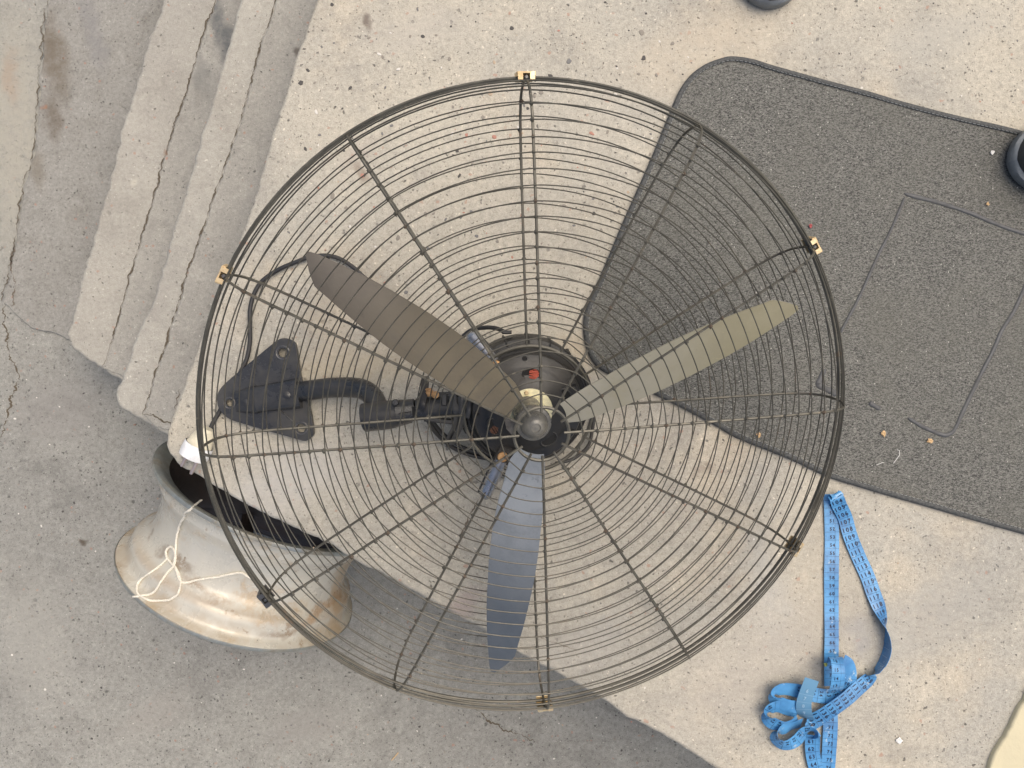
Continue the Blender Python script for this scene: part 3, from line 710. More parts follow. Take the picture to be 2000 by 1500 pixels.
# two satin stand-off tubes bolted to ears on the housing
def rod(p0, p1, z0, z1, rpx, name='standoff'):
    a = W(*p0, z0); b = W(*p1, z1); d = (b - a); rr = rpx * (CAM_H - z0) / 1500
    mb = FW(); N = 12; P = []; RR = []
    for i in range(N + 1):
        u = i / N; P.append(a + d * u); RR.append(rr * (min(1, .55 + .45 * math.sqrt(min(1, u * 9))) if u < .12 else 1) * (.92 if u > .93 else 1))
    mb.tube(P, [q * 1.18 for q in RR], 20); so = mb.build(name, M_TUBE, mot)
    e = b + d.normalized() * .001
    Mr = Matrix.Translation(e + Vector((0, 0, rr * .4)))
    mb = FW(); mb.box((0, 0, 0), (.020, .018, .006), Matrix.Translation(e + d.normalized() * .006 - Vector((0, 0, .002))) @ Matrix.Rotation(math.atan2(d.y, d.x), 4, 'Z'), .002); mb.build('ear', M_MOTOR, so)
    mb = FW(); mb.lathe([(.0058, -.001), (.0060, .0022), (.0052, .0034), (.0020, .0036), (.0018, .0028), (.0001, .0028)], 18, Matrix.Translation(e + d.normalized() * .003 + Vector((0, 0, rr * .35)))); mb.build('brass_screw', M_RUST, so)
    # a second, thinner bar running beside the tube
    sd_ = d.normalized().cross(Vector((0, 0, 1))) * (rr * .95)
    mb = FW(); mb.tube([a + d * .06 - sd_ - Vector((0, 0, .002)), b - sd_ - Vector((0, 0, .002))], rr * .55, 10); mb.build('side_bar', M_BLACK, so)
rod((916, 651), (965, 709), .085, .098, 11.5)
rod((945, 972), (979, 898), .070, .082, 11.5)

# wall bracket --------------------------------------------------------
def curve_plate(name, outline, holes, z, th, mat, parent, org, bev=.0006):
    cu = bpy.data.curves.new(name, 'CURVE'); cu.dimensions = '2D'; cu.fill_mode = 'BOTH'; cu.extrude = th / 2 - bev; cu.bevel_depth = bev; cu.bevel_resolution = 2
    for pl_ in [outline] + holes:
        sp = cu.splines.new('POLY'); sp.points.add(len(pl_) - 1); sp.use_cyclic_u = True
        for i, p in enumerate(pl_): sp.points[i].co = (p[0] - org[0], p[1] - org[1], 0, 1)
    ob = bpy.data.objects.new('tmp', cu); C.objects.link(ob)
    dg = bpy.context.evaluated_depsgraph_get(); me = bpy.data.meshes.new_from_object(ob.evaluated_get(dg))
    bpy.data.objects.remove(ob); me.materials.clear(); me.materials.append(mat); me.name = name
    for v in me.vertices: v.co.z += z - org[2]
    o_ = bpy.data.objects.new(name, me); C.objects.link(o_); o_.parent = parent
    return o_
ZP = .009
plate_px = [(426, 776), (430, 763), (445, 746), (487, 711), (533, 673), (543, 665), (556, 661.5), (568, 664), (577, 673), (583, 709), (589, 742), (602, 783), (612, 839), (608, 853), (597, 860), (579, 856), (533, 843), (471, 825), (447, 816), (433, 803), (427, 791)]
k_ = (CAM_H - ZP) / 1500
def circ(px, py, rp, z): c_ = W(px, py, z); return [(c_.x + math.cos(6.2832 * q / 24) * rp * k_, c_.y + math.sin(6.2832 * q / 24) * rp * k_, z) for q in range(24)]
plate = curve_plate('wall_bracket', smooth_pts([tuple(v) for v in WL(plate_px, ZP)], 3, True), [circ(553, 689, 9.5, ZP), circ(449, 787, 7.5, ZP), circ(589, 836, 9, ZP)], ZP, .004, M_BLACK, fan, FO)
for (x, y, rp) in ((553, 689, 13), (449, 787, 10.5), (589, 836, 12)):
    mb = FW(); mb.tube([Vector(q) + Vector((0, 0, .0016)) for q in circ(x, y, rp, ZP)], .0009, 6, closed=True); mb.build('hole_rim', M_STEEL, plate)
# turned-down flange round the plate
mb = FW(); fl = [Vector(p) for p in smooth_pts([tuple(v) for v in WL(plate_px, ZP)], 3, True)]; nf = len(fl)
mb.add([p + Vector((0, 0, -.001)) for p in fl] + [p + Vector((0, 0, -.007)) for p in fl], [(i, (i + 1) % nf, nf + (i + 1) % nf, nf + i) for i in range(nf)]); mb.build('flange', M_BLACK, plate)
# raised channel: half-round strap welded on the plate
def halfround(mb, pa, pb, za, zb_, wa, wb, ha, hb, n=14, M_=6, ex=.75):
    a = W(*pa, za); b = W(*pb, zb_); d = b - a; sd_ = Vector((d.y, -d.x, 0)).normalized(); vv = []; ff = []
    for i in range(M_ + 1):
        u = i / M_; c_ = a + d * u; w = wa + (wb - wa) * u; h = ha + (hb - ha) * u
        for q in range(n + 1):
            th = math.pi * q / n; cx_ = math.cos(th); sz = math.sin(th)
            cx_ = math.copysign(abs(cx_) ** ex, cx_); sz = sz ** ex
            vv.append(c_ + sd_ * (w * cx_) + Vector((0, 0, h * sz)))
    for i in range(M_):
        for q in range(n): ff.append((i * (n + 1) + q, i * (n + 1) + q + 1, (i + 1) * (n + 1) + q + 1, (i + 1) * (n + 1) + q))
    ff.append(tuple(range(n, -1, -1))); ff.append(tuple(M_ * (n + 1) + q for q in range(n + 1))); mb.add(vv, ff)
mb = FW(); halfround(mb, (462, 785), (504, 780), ZP + .001, ZP + .001, .0125, .0175, .004, .011, ex=.5)
halfround(mb, (503, 780), (588, 767), ZP + .001, ZP + .001, .0160, .0185, .0125, .0155, ex=.45); mb.build('channel', M_BLACK, plate)
for (x, y, z_) in ((481, 787, ZP + .0085), (560, 772, ZP + .0158)):
    mb = FW(); mb.lathe([(.0046, -.002), (.0046, .0006), (.0030, .0013), (.0001, .0015)], 16, Matrix.Translation(W(x, y, z_))); mb.build('rivet', M_BLACK, plate)
mb = FW(); a = W(533, 794, ZP + .003); mb.tube([W(533, 793, ZP + .0035), W(552, 806, ZP + .0032), W(571, 822, ZP + .0025)], .0007, 5); mb.build('weld_scratch', M_STEEL, plate)
# arm: bent tube
arm_c = [(582, 766, .0125), (592, 764, .016), (615, 761, .022), (650, 757, .028), (690, 757, .034), (712, 762, .041), (728, 775, .049), (736, 793, .058), (738, 810, .064)]
P = [W(x, y, z_) for x, y, z_ in smooth_pts(arm_c, 6)]
mb = FW(); mb.tube(P, .0122, 28); arm = mb.build('arm', M_BLACK, fan)
# sleeve: larger tube, cut square at the left, pinched fork to the right
P = [W(711, 816, .064), W(714, 815.5, .0642), W(760, 810, .066), W(800, 803, .068)]
mb = FW(); mb.tube(P, [.0166, .0168, .0166, .0140], 30); halfround(mb, (776, 806), (812, 800), .070, .070, .0150, .0125, .014, .012); sl = mb.build('sleeve', M_BLACK, arm)
mb = FW(); mb.tube([W(779, 808, .0868), W(792, 806, .0866), W(803, 804, .0845)], .0005, 5); mb.build('slot', M_HOLE, sl)
mb = FW(); mb.box((0, 0, 0), (.0060, .0125, .006), Matrix.Translation(W(811, 804, .080)) @ Matrix.Rotation(.12, 4, 'Z')); mb.build('slot_block', M_HOLE, sl, smooth=False)
mb = FW(); mb.lathe([(.0001, -.001), (.0038, -.001), (.0038, .004), (.003, .005), (.0001, .005)], 14, Matrix.Translation(W(773, 786, .082))); mb.build('grub_screw', M_BLACK, sl)
# yoke joining the sleeve to the motor
mb = FW(); halfround(mb, (815, 799), (886, 792), .070, .072, .0125, .0130, .015, .015)
mb.box((0, 0, 0), (.050, .024, .016), Matrix.Translation(W(852, 797, .064)) @ Matrix.Rotation(.10, 4, 'Z'), .003)
mb.box((0, 0, 0), (.030, .042, .014), Matrix.Translation(W(905, 795, .062)) @ Matrix.Rotation(.10, 4, 'Z'), .003); yk = mb.build('yoke', M_BLACK, arm)
mb = FW(); mb.box((0, 0, 0), (.038, .007, .018), Matrix.Translation(W(852, 772, .072)) @ Matrix.Rotation(.04, 4, 'Z'), .0015)
mb.box((0, 0, 0), (.050, .006, .014), Matrix.Translation(W(872, 822, .066)) @ Matrix.Rotation(-.10, 4, 'Z'), .0015); mb.build('cheek_plate', M_BLACK, yk)
mb = FW(); mb.lathe([(.0055, 0), (.0055, .004), (.0030, .005), (.0030, .0085), (.0001, .009)], 6, Matrix.Translation(W(838, 766, .079))); mb.lathe([(.0042, 0), (.0042, .005), (.0001, .006)], 12, Matrix.Translation(W(851, 771, .080))); mb.build('rusty_bolt', M_RUST, yk)
for (x, y) in ((868, 781), (905, 783)):
    mb = FW(); mb.box((0, 0, 0), (.0065, .013, .004), Matrix.Translation(W(x, y, .087)), .001); mb.build('lug', M_STEEL if x > 900 else M_BLACK, yk)
# flat straps of cable binding hanging round the yoke
M_STRAP = paint('grey_strap', (.065, .066, .068), .4, dust=(.13, .12, .10), damt=.4)
def strap(pts, w, name='strap', mat=None):
    P = [W(x, y, z_) for x, y, z_ in smooth_pts(pts, 6)]; mb = FW(); mb.tube(P, w, 8, flat=.35, up=Vector((0, 0, 1))); return mb.build(name, mat or M_STRAP, yk)
strap([(884, 770, .086), (886, 790, .092), (893, 806, .090), (890, 830, .070), (880, 850, .040), (877, 872, .014)], .0042)
strap([(898, 775, .086), (901, 800, .092), (903, 820, .084), (895, 842, .060), (882, 868, .030)], .0034)
strap([(909, 777, .086), (908, 800, .090), (897, 828, .070), (886, 848, .046)], .0030, mat=M_CABLE)
strap([(831, 737, .060), (829, 760, .080), (824, 785, .090), (822, 800, .088)], .0046, mat=M_CABLE)
strap([(921, 775, .088), (916, 800, .092), (912, 816, .088)], .0028)

# power cable ---------------------------------------------------------
cab = [(407, 845, .010), (418, 822, .006), (428, 805, .005), (440, 780, .005), (455, 752, .005), (470, 726, .005), (482, 700, .005), (488, 668, .005), (488, 630, .006), (489, 600, .006), (497, 572, .006), (513, 548, .006), (545, 526, .006), (580, 511, .006), (605, 502, .006),
       (635, 499, .006), (663, 505, .006), (690, 522, .006), (712, 542, .006), (735, 556, .006), (775, 585, .006), (830, 630, .008), (880, 668, .012), (896, 664, .018), (918, 646, .026), (945, 640, .040), (968, 641, .055), (985, 648, .068)]
P = [W(x, y, z_) for x, y, z_ in smooth_pts(cab, 6)]
mb = FW(); mb.tube(P, .0026, 10); mb.build('power_cable', M_CABLE, fan)
mb = FW(); mb.box((0, 0, 0), (.011, .004, .006), Matrix.Translation(W(990, 649, .074)), .001); mb.build('cable_gland', M_CABLE, fan)
def loop(pts, r_): 
    P = [W(x, y, z_) for x, y, z_ in smooth_pts(pts, 6)]; mb = FW(); mb.tube(P, r_, 8); return mb.build('loose_cable', M_CABLE, fan)
loop([(833, 815, .060), (846, 838, .045), (862, 856, .030), (885, 874, .020), (912, 886, .014), (940, 893, .012), (965, 896, .014), (990, 890, .03)], .0028)
loop([(838, 812, .060), (853, 834, .045), (872, 853, .030), (900, 872, .020), (935, 884, .014), (962, 888, .014)], .0024)
loop([(1075, 676, .05), (1100, 686, .035), (1122, 702, .022), (1138, 722, .014), (1149, 743, .010), (1158, 775, .008), (1160, 810, .008), (1156, 845, .008), (1148, 872, .010), (1120, 896, .014), (1085, 905, .02)], .0022)
loop([(1058, 668, .055), (1084, 676, .045), (1106, 694, .035), (1120, 716, .03), (1126, 735, .03)], .0018)
loop([(955, 910, .015), (990, 930, .012), (1010, 938, .01)], .0022)
# plug ---------------------------------------------------------------
plug_p = W(400, 872, .018); pd = (W(374, 910, .016) - W(402, 856, .018)).normalized()
qd = pd.to_track_quat('Z', 'Y').to_matrix().to_4x4()
PM = Matrix.Translation(W(391, 865, .020)) @ qd @ Matrix.Rotation(R(25), 4, 'Z') @ Matrix.Scale(1.05, 4)
mb = FW(); mb.lathe([(.0001, -.0190), (.0075, -.0190), (.0090, -.0170), (.0145, .0010), (.0150, .0020)], 26, PM); cap_ = mb.build('power_plug', M_CREAM, fan, label='cream and white plug at the end of the cable')
mb = FW(); mb.lathe([(.0162, .0018), (.0168, .0030), (.0170, .0120), (.0162, .0185), (.0150, .0190), (.0001, .0192)], 28, PM); mb.build('plug_face', M_PLUG, cap_)
for s_ in (-1, 1):
    mb = FW(); mb.lathe([(.0022, 0), (.0022, .015), (.0016, .0175), (.0001, .018)], 12, PM @ Matrix.Translation((s_ * .0090, 0, .0185))); mb.build('pin', M_PIN, cap_)

# ------------------------------------------------------------------ wheel rim leaning at the landing wall
RB = Vector((-.430, -.306, -.265)); ra = Vector((.4095, .9010, .1421)).normalized(); RL = .158
rx_ = ra.orthogonal().normalized(); ry_ = ra.cross(rx_)
RM = Matrix(((rx_.x, ry_.x, ra.x, RB.x), (rx_.y, ry_.y, ra.y, RB.y), (rx_.z, ry_.z, ra.z, RB.z), (0, 0, 0, 1)))
rprof = [(.1800, -.002), (.1845, -.0015), (.1857, .0010), (.1850, .0040), (.1800, .0070), (.1745, .0095), (.1725, .0140), (.1712, .0230), (.1705, .0330), (.1660, .0375), (.1560, .0450), (.1515, .0540), (.1500, .0680), (.1505, .0900), (.1530, .1070), (.1590, .1190), (.1640, .1260), (.1655, .1300), (.1660, .1420), (.1690, .1460),
         (.1770, .1490), (.1820, .1515), (.1835, .1550), (.1828, .1580), (.1790, .1590)]
iprof = [(.1790, .1590), (.1700, .1560), (.1580, .1480), (.1540, .1360), (.1470, .1150), (.1450, .0900), (.1450, .0600), (.1520, .0420), (.1650, .0310), (.1665, .0120), (.1780, .0050), (.1800, -.0020)]
t = NT('rim_silver')
vec = t.warp(.05, 9)
# coordinates along the axis and round it, for streaks that run with the metal
c = t.mix(t.ramp(t.noise(6, 5, .6), .35, .7), (.58, .55, .47), (.47, .455, .40))
c = t.mix(t.math('MULTIPLY', t.ramp(t.noise(9, 7, .75, vec=vec), .48, .62), .75), c, (.44, .32, .19))
c = t.mix(t.math('MULTIPLY', t.ramp(t.noise(15, 8, .8, vec=vec), .59, .63), .8), c, (.27, .20, .135))
st = t.n('ShaderNodeMapping'); st.inputs['Rotation'].default_value = (0, 0, math.atan2(ra.y, ra.x)); st.vector_type = 'TEXTURE'; st.inputs['Scale'].default_value = (8, 1, 1); t.l(t.co, st.inputs[0])
c = t.mix(t.math('MULTIPLY', t.ramp(t.noise(85, 6, .7, vec=st.outputs[0]), .52, .75), .45), c, (.58, .56, .51))
rd = t.n('ShaderNodeVectorMath', operation='DOT_PRODUCT'); t.l(t.co, rd.inputs[0]); rd.inputs[1].default_value = tuple(ra)
s_ax = rd.outputs['Value']
band = t.math('MULTIPLY', t.ramp(t.math('ABSOLUTE', t.math('SUBTRACT', s_ax, .036)), .009, .001), t.ramp(t.noise(20, 5, .7), .3, .6, .2, 1))
c = t.mix(t.math('MULTIPLY', band, .4), c, (.36, .25, .15))
band = t.math('MULTIPLY', t.ramp(s_ax, .034, .015), t.ramp(t.noise(12, 6, .7, vec=vec), .40, .62))
c = t.mix(t.math('MULTIPLY', band, .55), c, (.40, .31, .20))
w3 = t.warp(.05, 26)
for (x_, y_, a_, b2_, ro_, co_, am_) in ((382, 1085, 40, 17, -.5, (.25, .19, .13), .8), (330, 1068, 20, 14, -.4, (.28, .22, .16), .7), (415, 1118, 30, 12, -.7, (.30, .22, .15), .7), (450, 1150, 45, 14, -.5, (.34, .25, .17), .65),
                                        (292, 1045, 10, 12, 0, (.28, .22, .16), .7), (560, 1225, 50, 12, .1, (.22, .15, .09), .6), (250, 1120, 22, 34, .3, (.33, .24, .15), .7), (620, 1200, 60, 14, .5, (.36, .22, .11), .7), (400, 1215, 60, 12, -.4, (.62, .52, .36), .5)):  # last, pale blob paints a warm highlight on the barrel; the others are dirt
    q_ = W(x_, y_, -.16) - RB; b = t.blob((q_.x, q_.y), a_ * .00074, b2_ * .00074, ro_, w3, .75)
    b = t.math('MULTIPLY', b, t.ramp(t.noise(110, 6, .8), .36, .54, .15, 1.)); c = t.mix(t.math('MULTIPLY', b, am_), c, co_)
c = t.mix(t.ramp(t.noise(70, 6, .8), .66, .71), c, (.12, .09, .06))
M_RIM = t.done(c, t.ramp(t.noise(14, 5, .7, vec=vec), .35, .7, .15, .55), .08, t.bump(t.noise(40, 5), .002, .35), spec=.6)
rim = tag(empty('wheel_rim', Vector((RB.x, RB.y, ZG))), 'dirty silver car wheel rim without tyre standing on the lower ground against the landing', 'wheel rim')
RO = Vector(rim.location)
# the rim's mesh keeps its own origin at the disc centre so that its material coordinates run from there
def rim_obj(name, prof_, mat, parent, n=120, **kw):
    mb = MB(); mb.lathe(prof_, n, (Matrix.Translation(-RB) @ RM)); o_ = mb.build(name, mat, parent, **kw)
    if parent is rim: o_.location = RB - RO
    return o_
barrel = rim_obj('barrel', rprof, M_RIM, rim)
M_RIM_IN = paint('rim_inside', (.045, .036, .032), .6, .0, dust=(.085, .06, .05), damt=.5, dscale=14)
M_LIP = paint('rim_lip', (.34, .36, .34), .35, .5, dust=(.30, .22, .12), damt=.5, dscale=22)
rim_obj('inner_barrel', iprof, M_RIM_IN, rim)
rim_obj('lip', [(.1838, .1535), (.1842, .1560), (.1832, .1592), (.1790, .1603), (.1720, .1580), (.1640, .1535), (.1580, .1500)], M_LIP, rim)
rim_obj('lip', [(.1792, -.0030), (.1850, -.0028), (.1866, .0008), (.1860, .0032)], M_LIP, rim)
MRl = Matrix.Translation(-RB) @ RM
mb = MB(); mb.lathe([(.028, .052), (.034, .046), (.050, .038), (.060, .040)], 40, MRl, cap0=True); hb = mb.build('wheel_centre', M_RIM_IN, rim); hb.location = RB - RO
for k in range(7):
    a = 6.2832 * k / 7; mb = MB(); pts = [pol(.052, a, .040), pol(.09, a, .030), pol(.13, a, .026), pol(.158, a, .030)]
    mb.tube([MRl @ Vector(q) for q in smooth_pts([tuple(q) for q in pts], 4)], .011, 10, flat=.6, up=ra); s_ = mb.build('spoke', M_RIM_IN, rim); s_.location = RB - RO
mb = MB(); mb.tube([MRl @ pol(.163, R(200), .140), MRl @ pol(.152, R(200), .141)], .0035, 10); v_ = mb.build('valve', M_BRASS, rim); v_.location = RB - RO
# small balance weights on the near lip
for a in (100, 112):
    pass

def rim_r(s_):
    for (r0, h0), (r1, h1) in zip(rprof, rprof[1:]):
        if h1 > h0 and h0 <= s_ <= h1: return r0 + (r1 - r0) * (s_ - h0) / (h1 - h0)
    return 0
def on_rim(px, py, lift=.0016):
    o0 = Vector((0, 0, CAM_H)); d = (W(px, py, -.3) - o0).normalized(); tt = .85
    while tt < 1.6:
        p = o0 + d * tt - RB; s_ = p.dot(ra)
        if -.002 < s_ < .159 and (p - ra * s_).length < rim_r(s_) + lift:
            return o0 + d * (tt - .0004)
        tt += .0005
    return None
# string tied over the rim
M_STRING = paint('cotton_string', (.80, .75, .64), .8, dscale=80, bump=.001)
def string(paths):
    first = on_rim(*paths[0][0]); mb = MB(org=first)
    for pth in paths:
        P = [on_rim(x, y) for x, y in smooth_pts(pth, 6)]
        last = None; Q = []
        for p in P:
            if p is None: p = (last + Vector((0, 0, 0))) if last else None
            if p is not None and (last is None or (p - last).length > .0005): Q.append(p); last = p
        for it in range(3):
            Q = [Q[0]] + [Vector((q.x, q.y, max(q.z, (Q[i - 1 + 0].z + Q[i + 1].z) / 2))) for i, q in enumerate(Q) if 0 < i < len(Q) - 1] + [Q[-1]]
        # two plied strands
        for ph in (0, math.pi):
            QQ = []; acc = 0
            for i, q in enumerate(Q):
                if i: acc += (q - Q[i - 1]).length
                tdir = (Q[min(i + 1, len(Q) - 1)] - Q[max(i - 1, 0)]).normalized(); u = tdir.cross(Vector((0, 0, 1))).normalized()
                QQ.append(q + u * math.cos(acc * 900 + ph) * .0006 + Vector((0, 0, math.sin(acc * 900 + ph) * .0006)))
            mb.tube(QQ, .0013, 6)
    o_ = mb.build('string', M_STRING); o_.location = first
    return tag(o_, 'white cotton string tied in a bow lying over the dirty wheel rim', 'string')
string([[(393, 977), (371, 996), (355, 1018), (345, 1050), (343, 1078), (340, 1105)],
        [(340, 1105), (330, 1095), (325, 1085), (325, 1075), (333, 1068), (341, 1076), (343, 1090), (340, 1105)],
        [(326, 1092), (312, 1105), (294, 1118), (276, 1131), (268, 1145), (270, 1160), (291, 1172), (310, 1173), (329, 1172), (340, 1166), (348, 1159), (353, 1137), (350, 1122), (341, 1106)],
        [(339, 1107), (331, 1114), (323, 1124), (313, 1138), (304, 1153), (295, 1160), (284, 1162), (266, 1165), (249, 1166)],
        [(343, 1108), (346, 1118), (350, 1130), (355, 1137), (367, 1138), (380, 1134), (402, 1130), (425, 1127), (448, 1122), (470, 1119), (486, 1127), (505, 1138)]])

# ------------------------------------------------------------------ measuring tape
t = NT('tape_blue')
c = t.mix(t.ramp(t.noise(25, 4, .6), .35, .7), (.095, .315, .60), (.045, .165, .37))
c = t.mix(t.ramp(t.noise(75, 5, .75), .60, .68), c, (.36, .48, .58))  # whitish patches painted in as glare on the plastic
M_TAPE = t.done(c, .28, 0, t.bump(t.noise(60, 3), .001, .3), spec=.6)
t = NT('tape_back')
c = t.mix(t.ramp(t.noise(25, 4, .6), .35, .7), (.12, .27, .42), (.09, .22, .36)); M_TAPEB = t.done(c, .3, 0, None, spec=.6)
M_INK = simple('tape_ink', (.010, .016, .045), .4); M_INKW = simple('tape_ink_pale', (.30, .46, .60), .4)
tape = tag(empty('measuring_tape', W(1620, 1200)), 'blue tailor measuring tape with black numbers lying loosely curled on the concrete', 'measuring tape')
TO = Vector(tape.location)
# glyphs: meshes of the ten digits, made once
def digit_mesh(ch):
    cu = bpy.data.curves.new('glyph', 'FONT'); cu.body = ch; cu.size = 1.0; cu.fill_mode = 'FRONT'; cu.resolution_u = 3; cu.offset = .022
    ob = bpy.data.objects.new('tmp', cu); C.objects.link(ob); dg = bpy.context.evaluated_depsgraph_get()
    me = bpy.data.meshes.new_from_object(ob.evaluated_get(dg)); vv = [v.co.copy() for v in me.vertices]; ff = [tuple(p.vertices) for p in me.polygons]
    bpy.data.objects.remove(ob); bpy.data.meshes.remove(me)
    return vv, ff
DIG = {ch: digit_mesh(ch) for ch in '0123456789'}
TW = .0178
class Ribbon:
    """pts: (px,py,z, wx,wy,wz) centre and width direction (image sense: wx right, wy down, wz up)"""
    def __init__(s, pts, sub=8):
        S = smooth_pts(pts, sub); s.c = [W(p[0], p[1], p[2]) for p in S]
        s.w = [Vector((p[3], -p[4], p[5])) for p in S]
        s.t = []; n = len(S)
        for i in range(n):
            a = s.c[max(0, i - 1)]; b = s.c[min(n - 1, i + 1)]; s.t.append((b - a).normalized())
            w = s.w[i]; w = w - s.t[i] * w.dot(s.t[i]); s.w[i] = w.normalized()
        s.L = [0]
        for i in range(1, n): s.L.append(s.L[-1] + (s.c[i] - s.c[i - 1]).length)
    def at(s, u, v, lift=0):
        u = max(0, min(s.L[-1] - 1e-6, u)); i = 0
        lo, hi = 0, len(s.L) - 1
        while hi - lo > 1:
            m = (lo + hi) // 2
            if s.L[m] <= u: lo = m
            else: hi = m
        f_ = (u - s.L[lo]) / max(1e-9, s.L[hi] - s.L[lo])
        c_ = s.c[lo].lerp(s.c[hi], f_); w = s.w[lo].lerp(s.w[hi], f_).normalized(); tt = (s.c[hi] - s.c[lo]).normalized()
        nn = w.cross(tt)
        if nn.z < 0 and not s.flip_ok: nn = -nn
        return c_ + w * v + nn * lift
    flip_ok = False
    def mesh(s, mb):
        n = len(s.c); vv = []; ff = []
        for i in range(n):
            for v in (-TW / 2, -TW / 6, TW / 6, TW / 2):
                sag = 0
                vv.append(s.c[i] + s.w[i] * v)
        th = []
        for i in range(n):
            nn = s.w[i].cross(s.t[i]).normalized() * .0005
            for v in (-TW / 2, -TW / 6, TW / 6, TW / 2): th.append(s.c[i] + s.w[i] * v - (nn if nn.z > 0 else -nn))
        for i in range(n - 1):
            for q in range(3):
                ff.append((i * 4 + q, i * 4 + q + 1, i * 4 + 5 + q, i * 4 + 4 + q))
        b = len(vv); vv += th
        for i in range(n - 1):
            for q in range(3): ff.append((b + i * 4 + q, b + i * 4 + 4 + q, b + i * 4 + 5 + q, b + i * 4 + q + 1))
            ff.append((i * 4, i * 4 + 4, b + i * 4 + 4, b + i * 4)); ff.append((i * 4 + 3, b + i * 4 + 3, b + i * 4 + 7, i * 4 + 7))
        ff.append((0, 1, 2, 3, b + 3, b + 2, b + 1, b)); e = (n - 1) * 4; ff.append((e, b + e, b + e + 1, b + e + 2, b + e + 3, e + 3, e + 2, e + 1))
        mb.add(vv, ff)
    def line(s, mb, u0, v0, u1, v1, wd=.00035, lift=.00035):
        n = max(1, int(abs(u1 - u0) / .004)); vv = []; ff = []
        du, dv = u1 - u0, v1 - v0; l = math.hypot(du, dv); a, b = -dv / l * wd / 2, du / l * wd / 2
        for i in range(n + 1):
            f_ = i / n; u = u0 + du * f_; v = v0 + dv * f_
            vv += [s.at(u + a, v + b, lift), s.at(u - a, v - b, lift)]
            if i: ff.append((2 * i - 2, 2 * i - 1, 2 * i + 1, 2 * i))
        mb.add(vv, ff)
    def number(s, mb, txt, u, v0, size=.0075, sign=1, wide=.62, lift=.0004, vdir=1):
        """text runs along +v*vdir, its top towards -u*sign"""
        x = 0
        for ch in txt:
            vv, ff = DIG[ch]; mb.add([s.at(u - sign * p.y * size, v0 + vdir * (x + p.x * size * .92), lift) for p in vv], ff); x += size * wide
    def scale(s, mb, first, step, u_start, n, numv=-.0078, sign=1, sepv=.0032, vdir=1, size=.0078, ticks=1, inch=True):
        for k in range(n):
            u = u_start + k * .01
            if u > s.L[-1] - .002: break
            s.line(mb, u, -TW / 2 + .0002, u, TW / 2 - .0002, .00026)
            if ticks:
                for q in (2, 4, 5, 6, 8):
                    s.line(mb, u + q * .001, (TW / 2 - .0002) * ticks, u + q * .001, (TW / 2 - (.0024 if q == 5 else .0013)) * ticks, .00013)
            txt = str(first + step * k)
            s.number(mb, txt, u - sign * .0 + (.0082 if sign > 0 else .0018), numv * vdir if vdir < 0 else numv, size, sign, vdir=vdir)
            if inch and k % 5 == 1: s.number(mb, str(40 + k // 3), u + .006, (TW / 2 - .0046), .0032, sign)
        s.line(mb, max(0, u_start), sepv, min(s.L[-1], u_start + n * .01), sepv, .0002)
inkmb = MB(org=TO); inkw = MB(org=TO)
def band(pts, sub=8, mat=None, fl=False):
    rb = Ribbon(pts, sub); rb.flip_ok = fl; mb = MB(org=TO); rb.mesh(mb); mb.build('tape_band', mat or M_TAPE, tape); return rb
# right strand running down from the top fold
rA = band([(1626, 966, .010, 1, .02, -.25), (1634, 974, .013, 1, -.12, .0), (1640, 988, .009, 1, -.25, .1), (1651, 1012, .005, 1, -.30, .05), (1661, 1047, .004, 1, -.30, 0), (1677, 1087, .003, 1, -.38, 0), (1695, 1127, .003, 1, -.40, 0), (1706, 1158, .004, 1, -.40, 0), (1717, 1185, .005, 1, -.40, -.2), (1726, 1208, .007, 1, -.35, -.9), (1731, 1226, .009, .35, -.1, -1)], 10)
rA.scale(inkmb, 104, 1, .006, 18, numv=-.0080)
# twisted stretch showing the back
rT = band([(1731, 1226, .009, .35, -.1, -1), (1734, 1242, .009, .15, .1, -1), (1734, 1260, .009, -.02, .1, -1), (1730, 1279, .009, -.04, -.1, -1), (1722, 1297, .009, .05, -.1, -1), (1713, 1311, .009, .1, .1, -1)], 8, M_TAPE)
for u in (.006, .016, .026, .036, .046): rT.line(inkw, u, -.005, u, .006, .0004, .0006)
rB = band([(1714, 1310, .009, .1, .1, -1), (1706, 1319, .008, .4, .5, -.8), (1697, 1327, .006, .6, .75, -.15), (1676, 1345, .009, .62, .78, 0), (1655, 1364, .013, .6, .80, 0), (1631, 1382, .014, .55, .83, 0), (1607, 1398, .011, .5, .86, 0), (1593, 1406, .008, .35, .9, .2), (1583, 1410, .006, .2, .9, .5), (1577, 1404, .008, -.6, .7, .6)], 10)
rB.scale(inkmb, 129, 1, .010, 11, numv=-.0080)
# free end lying back up, underside showing
rE = band([(1577, 1404, .008, .8, .5, .4), (1571, 1390, .012, 1, .3, .2), (1570, 1374, .016, 1, .15, .1), (1575, 1356, .019, 1, .25, .0), (1581, 1340, .021, 1, .25, 0), (1586, 1327, .022, 1, .18, 0)], 8, M_TAPEB)
for i, d_ in enumerate('9876'):
    rE.line(inkw, .006 + i * .0105, -TW / 2, .006 + i * .0105, TW / 2, .0003, .0006); rE.number(inkw, d_, .009 + i * .0105, -.002, .0065, -1, lift=.0006)
# left strand, from the fold straight down
rC = band([(1624, 966, .008, 1, .0, .25), (1623.5, 975, .005, 1, 0, .1), (1624, 1000, .003, 1, 0, 0), (1625, 1060, .002, 1, 0, 0), (1624, 1120, .003, 1, 0, .05), (1624, 1180, .002, 1, 0, 0), (1624.5, 1240, .003, 1, 0, -.05), (1624, 1284, .004, 1, 0, 0), (1624, 1340, .003, 1, 0, 0)], 8)
rC.scale(inkmb, 49, 1, .008, 24, numv=-.0026, size=.0058, sepv=.0040, ticks=-1, inch=False)
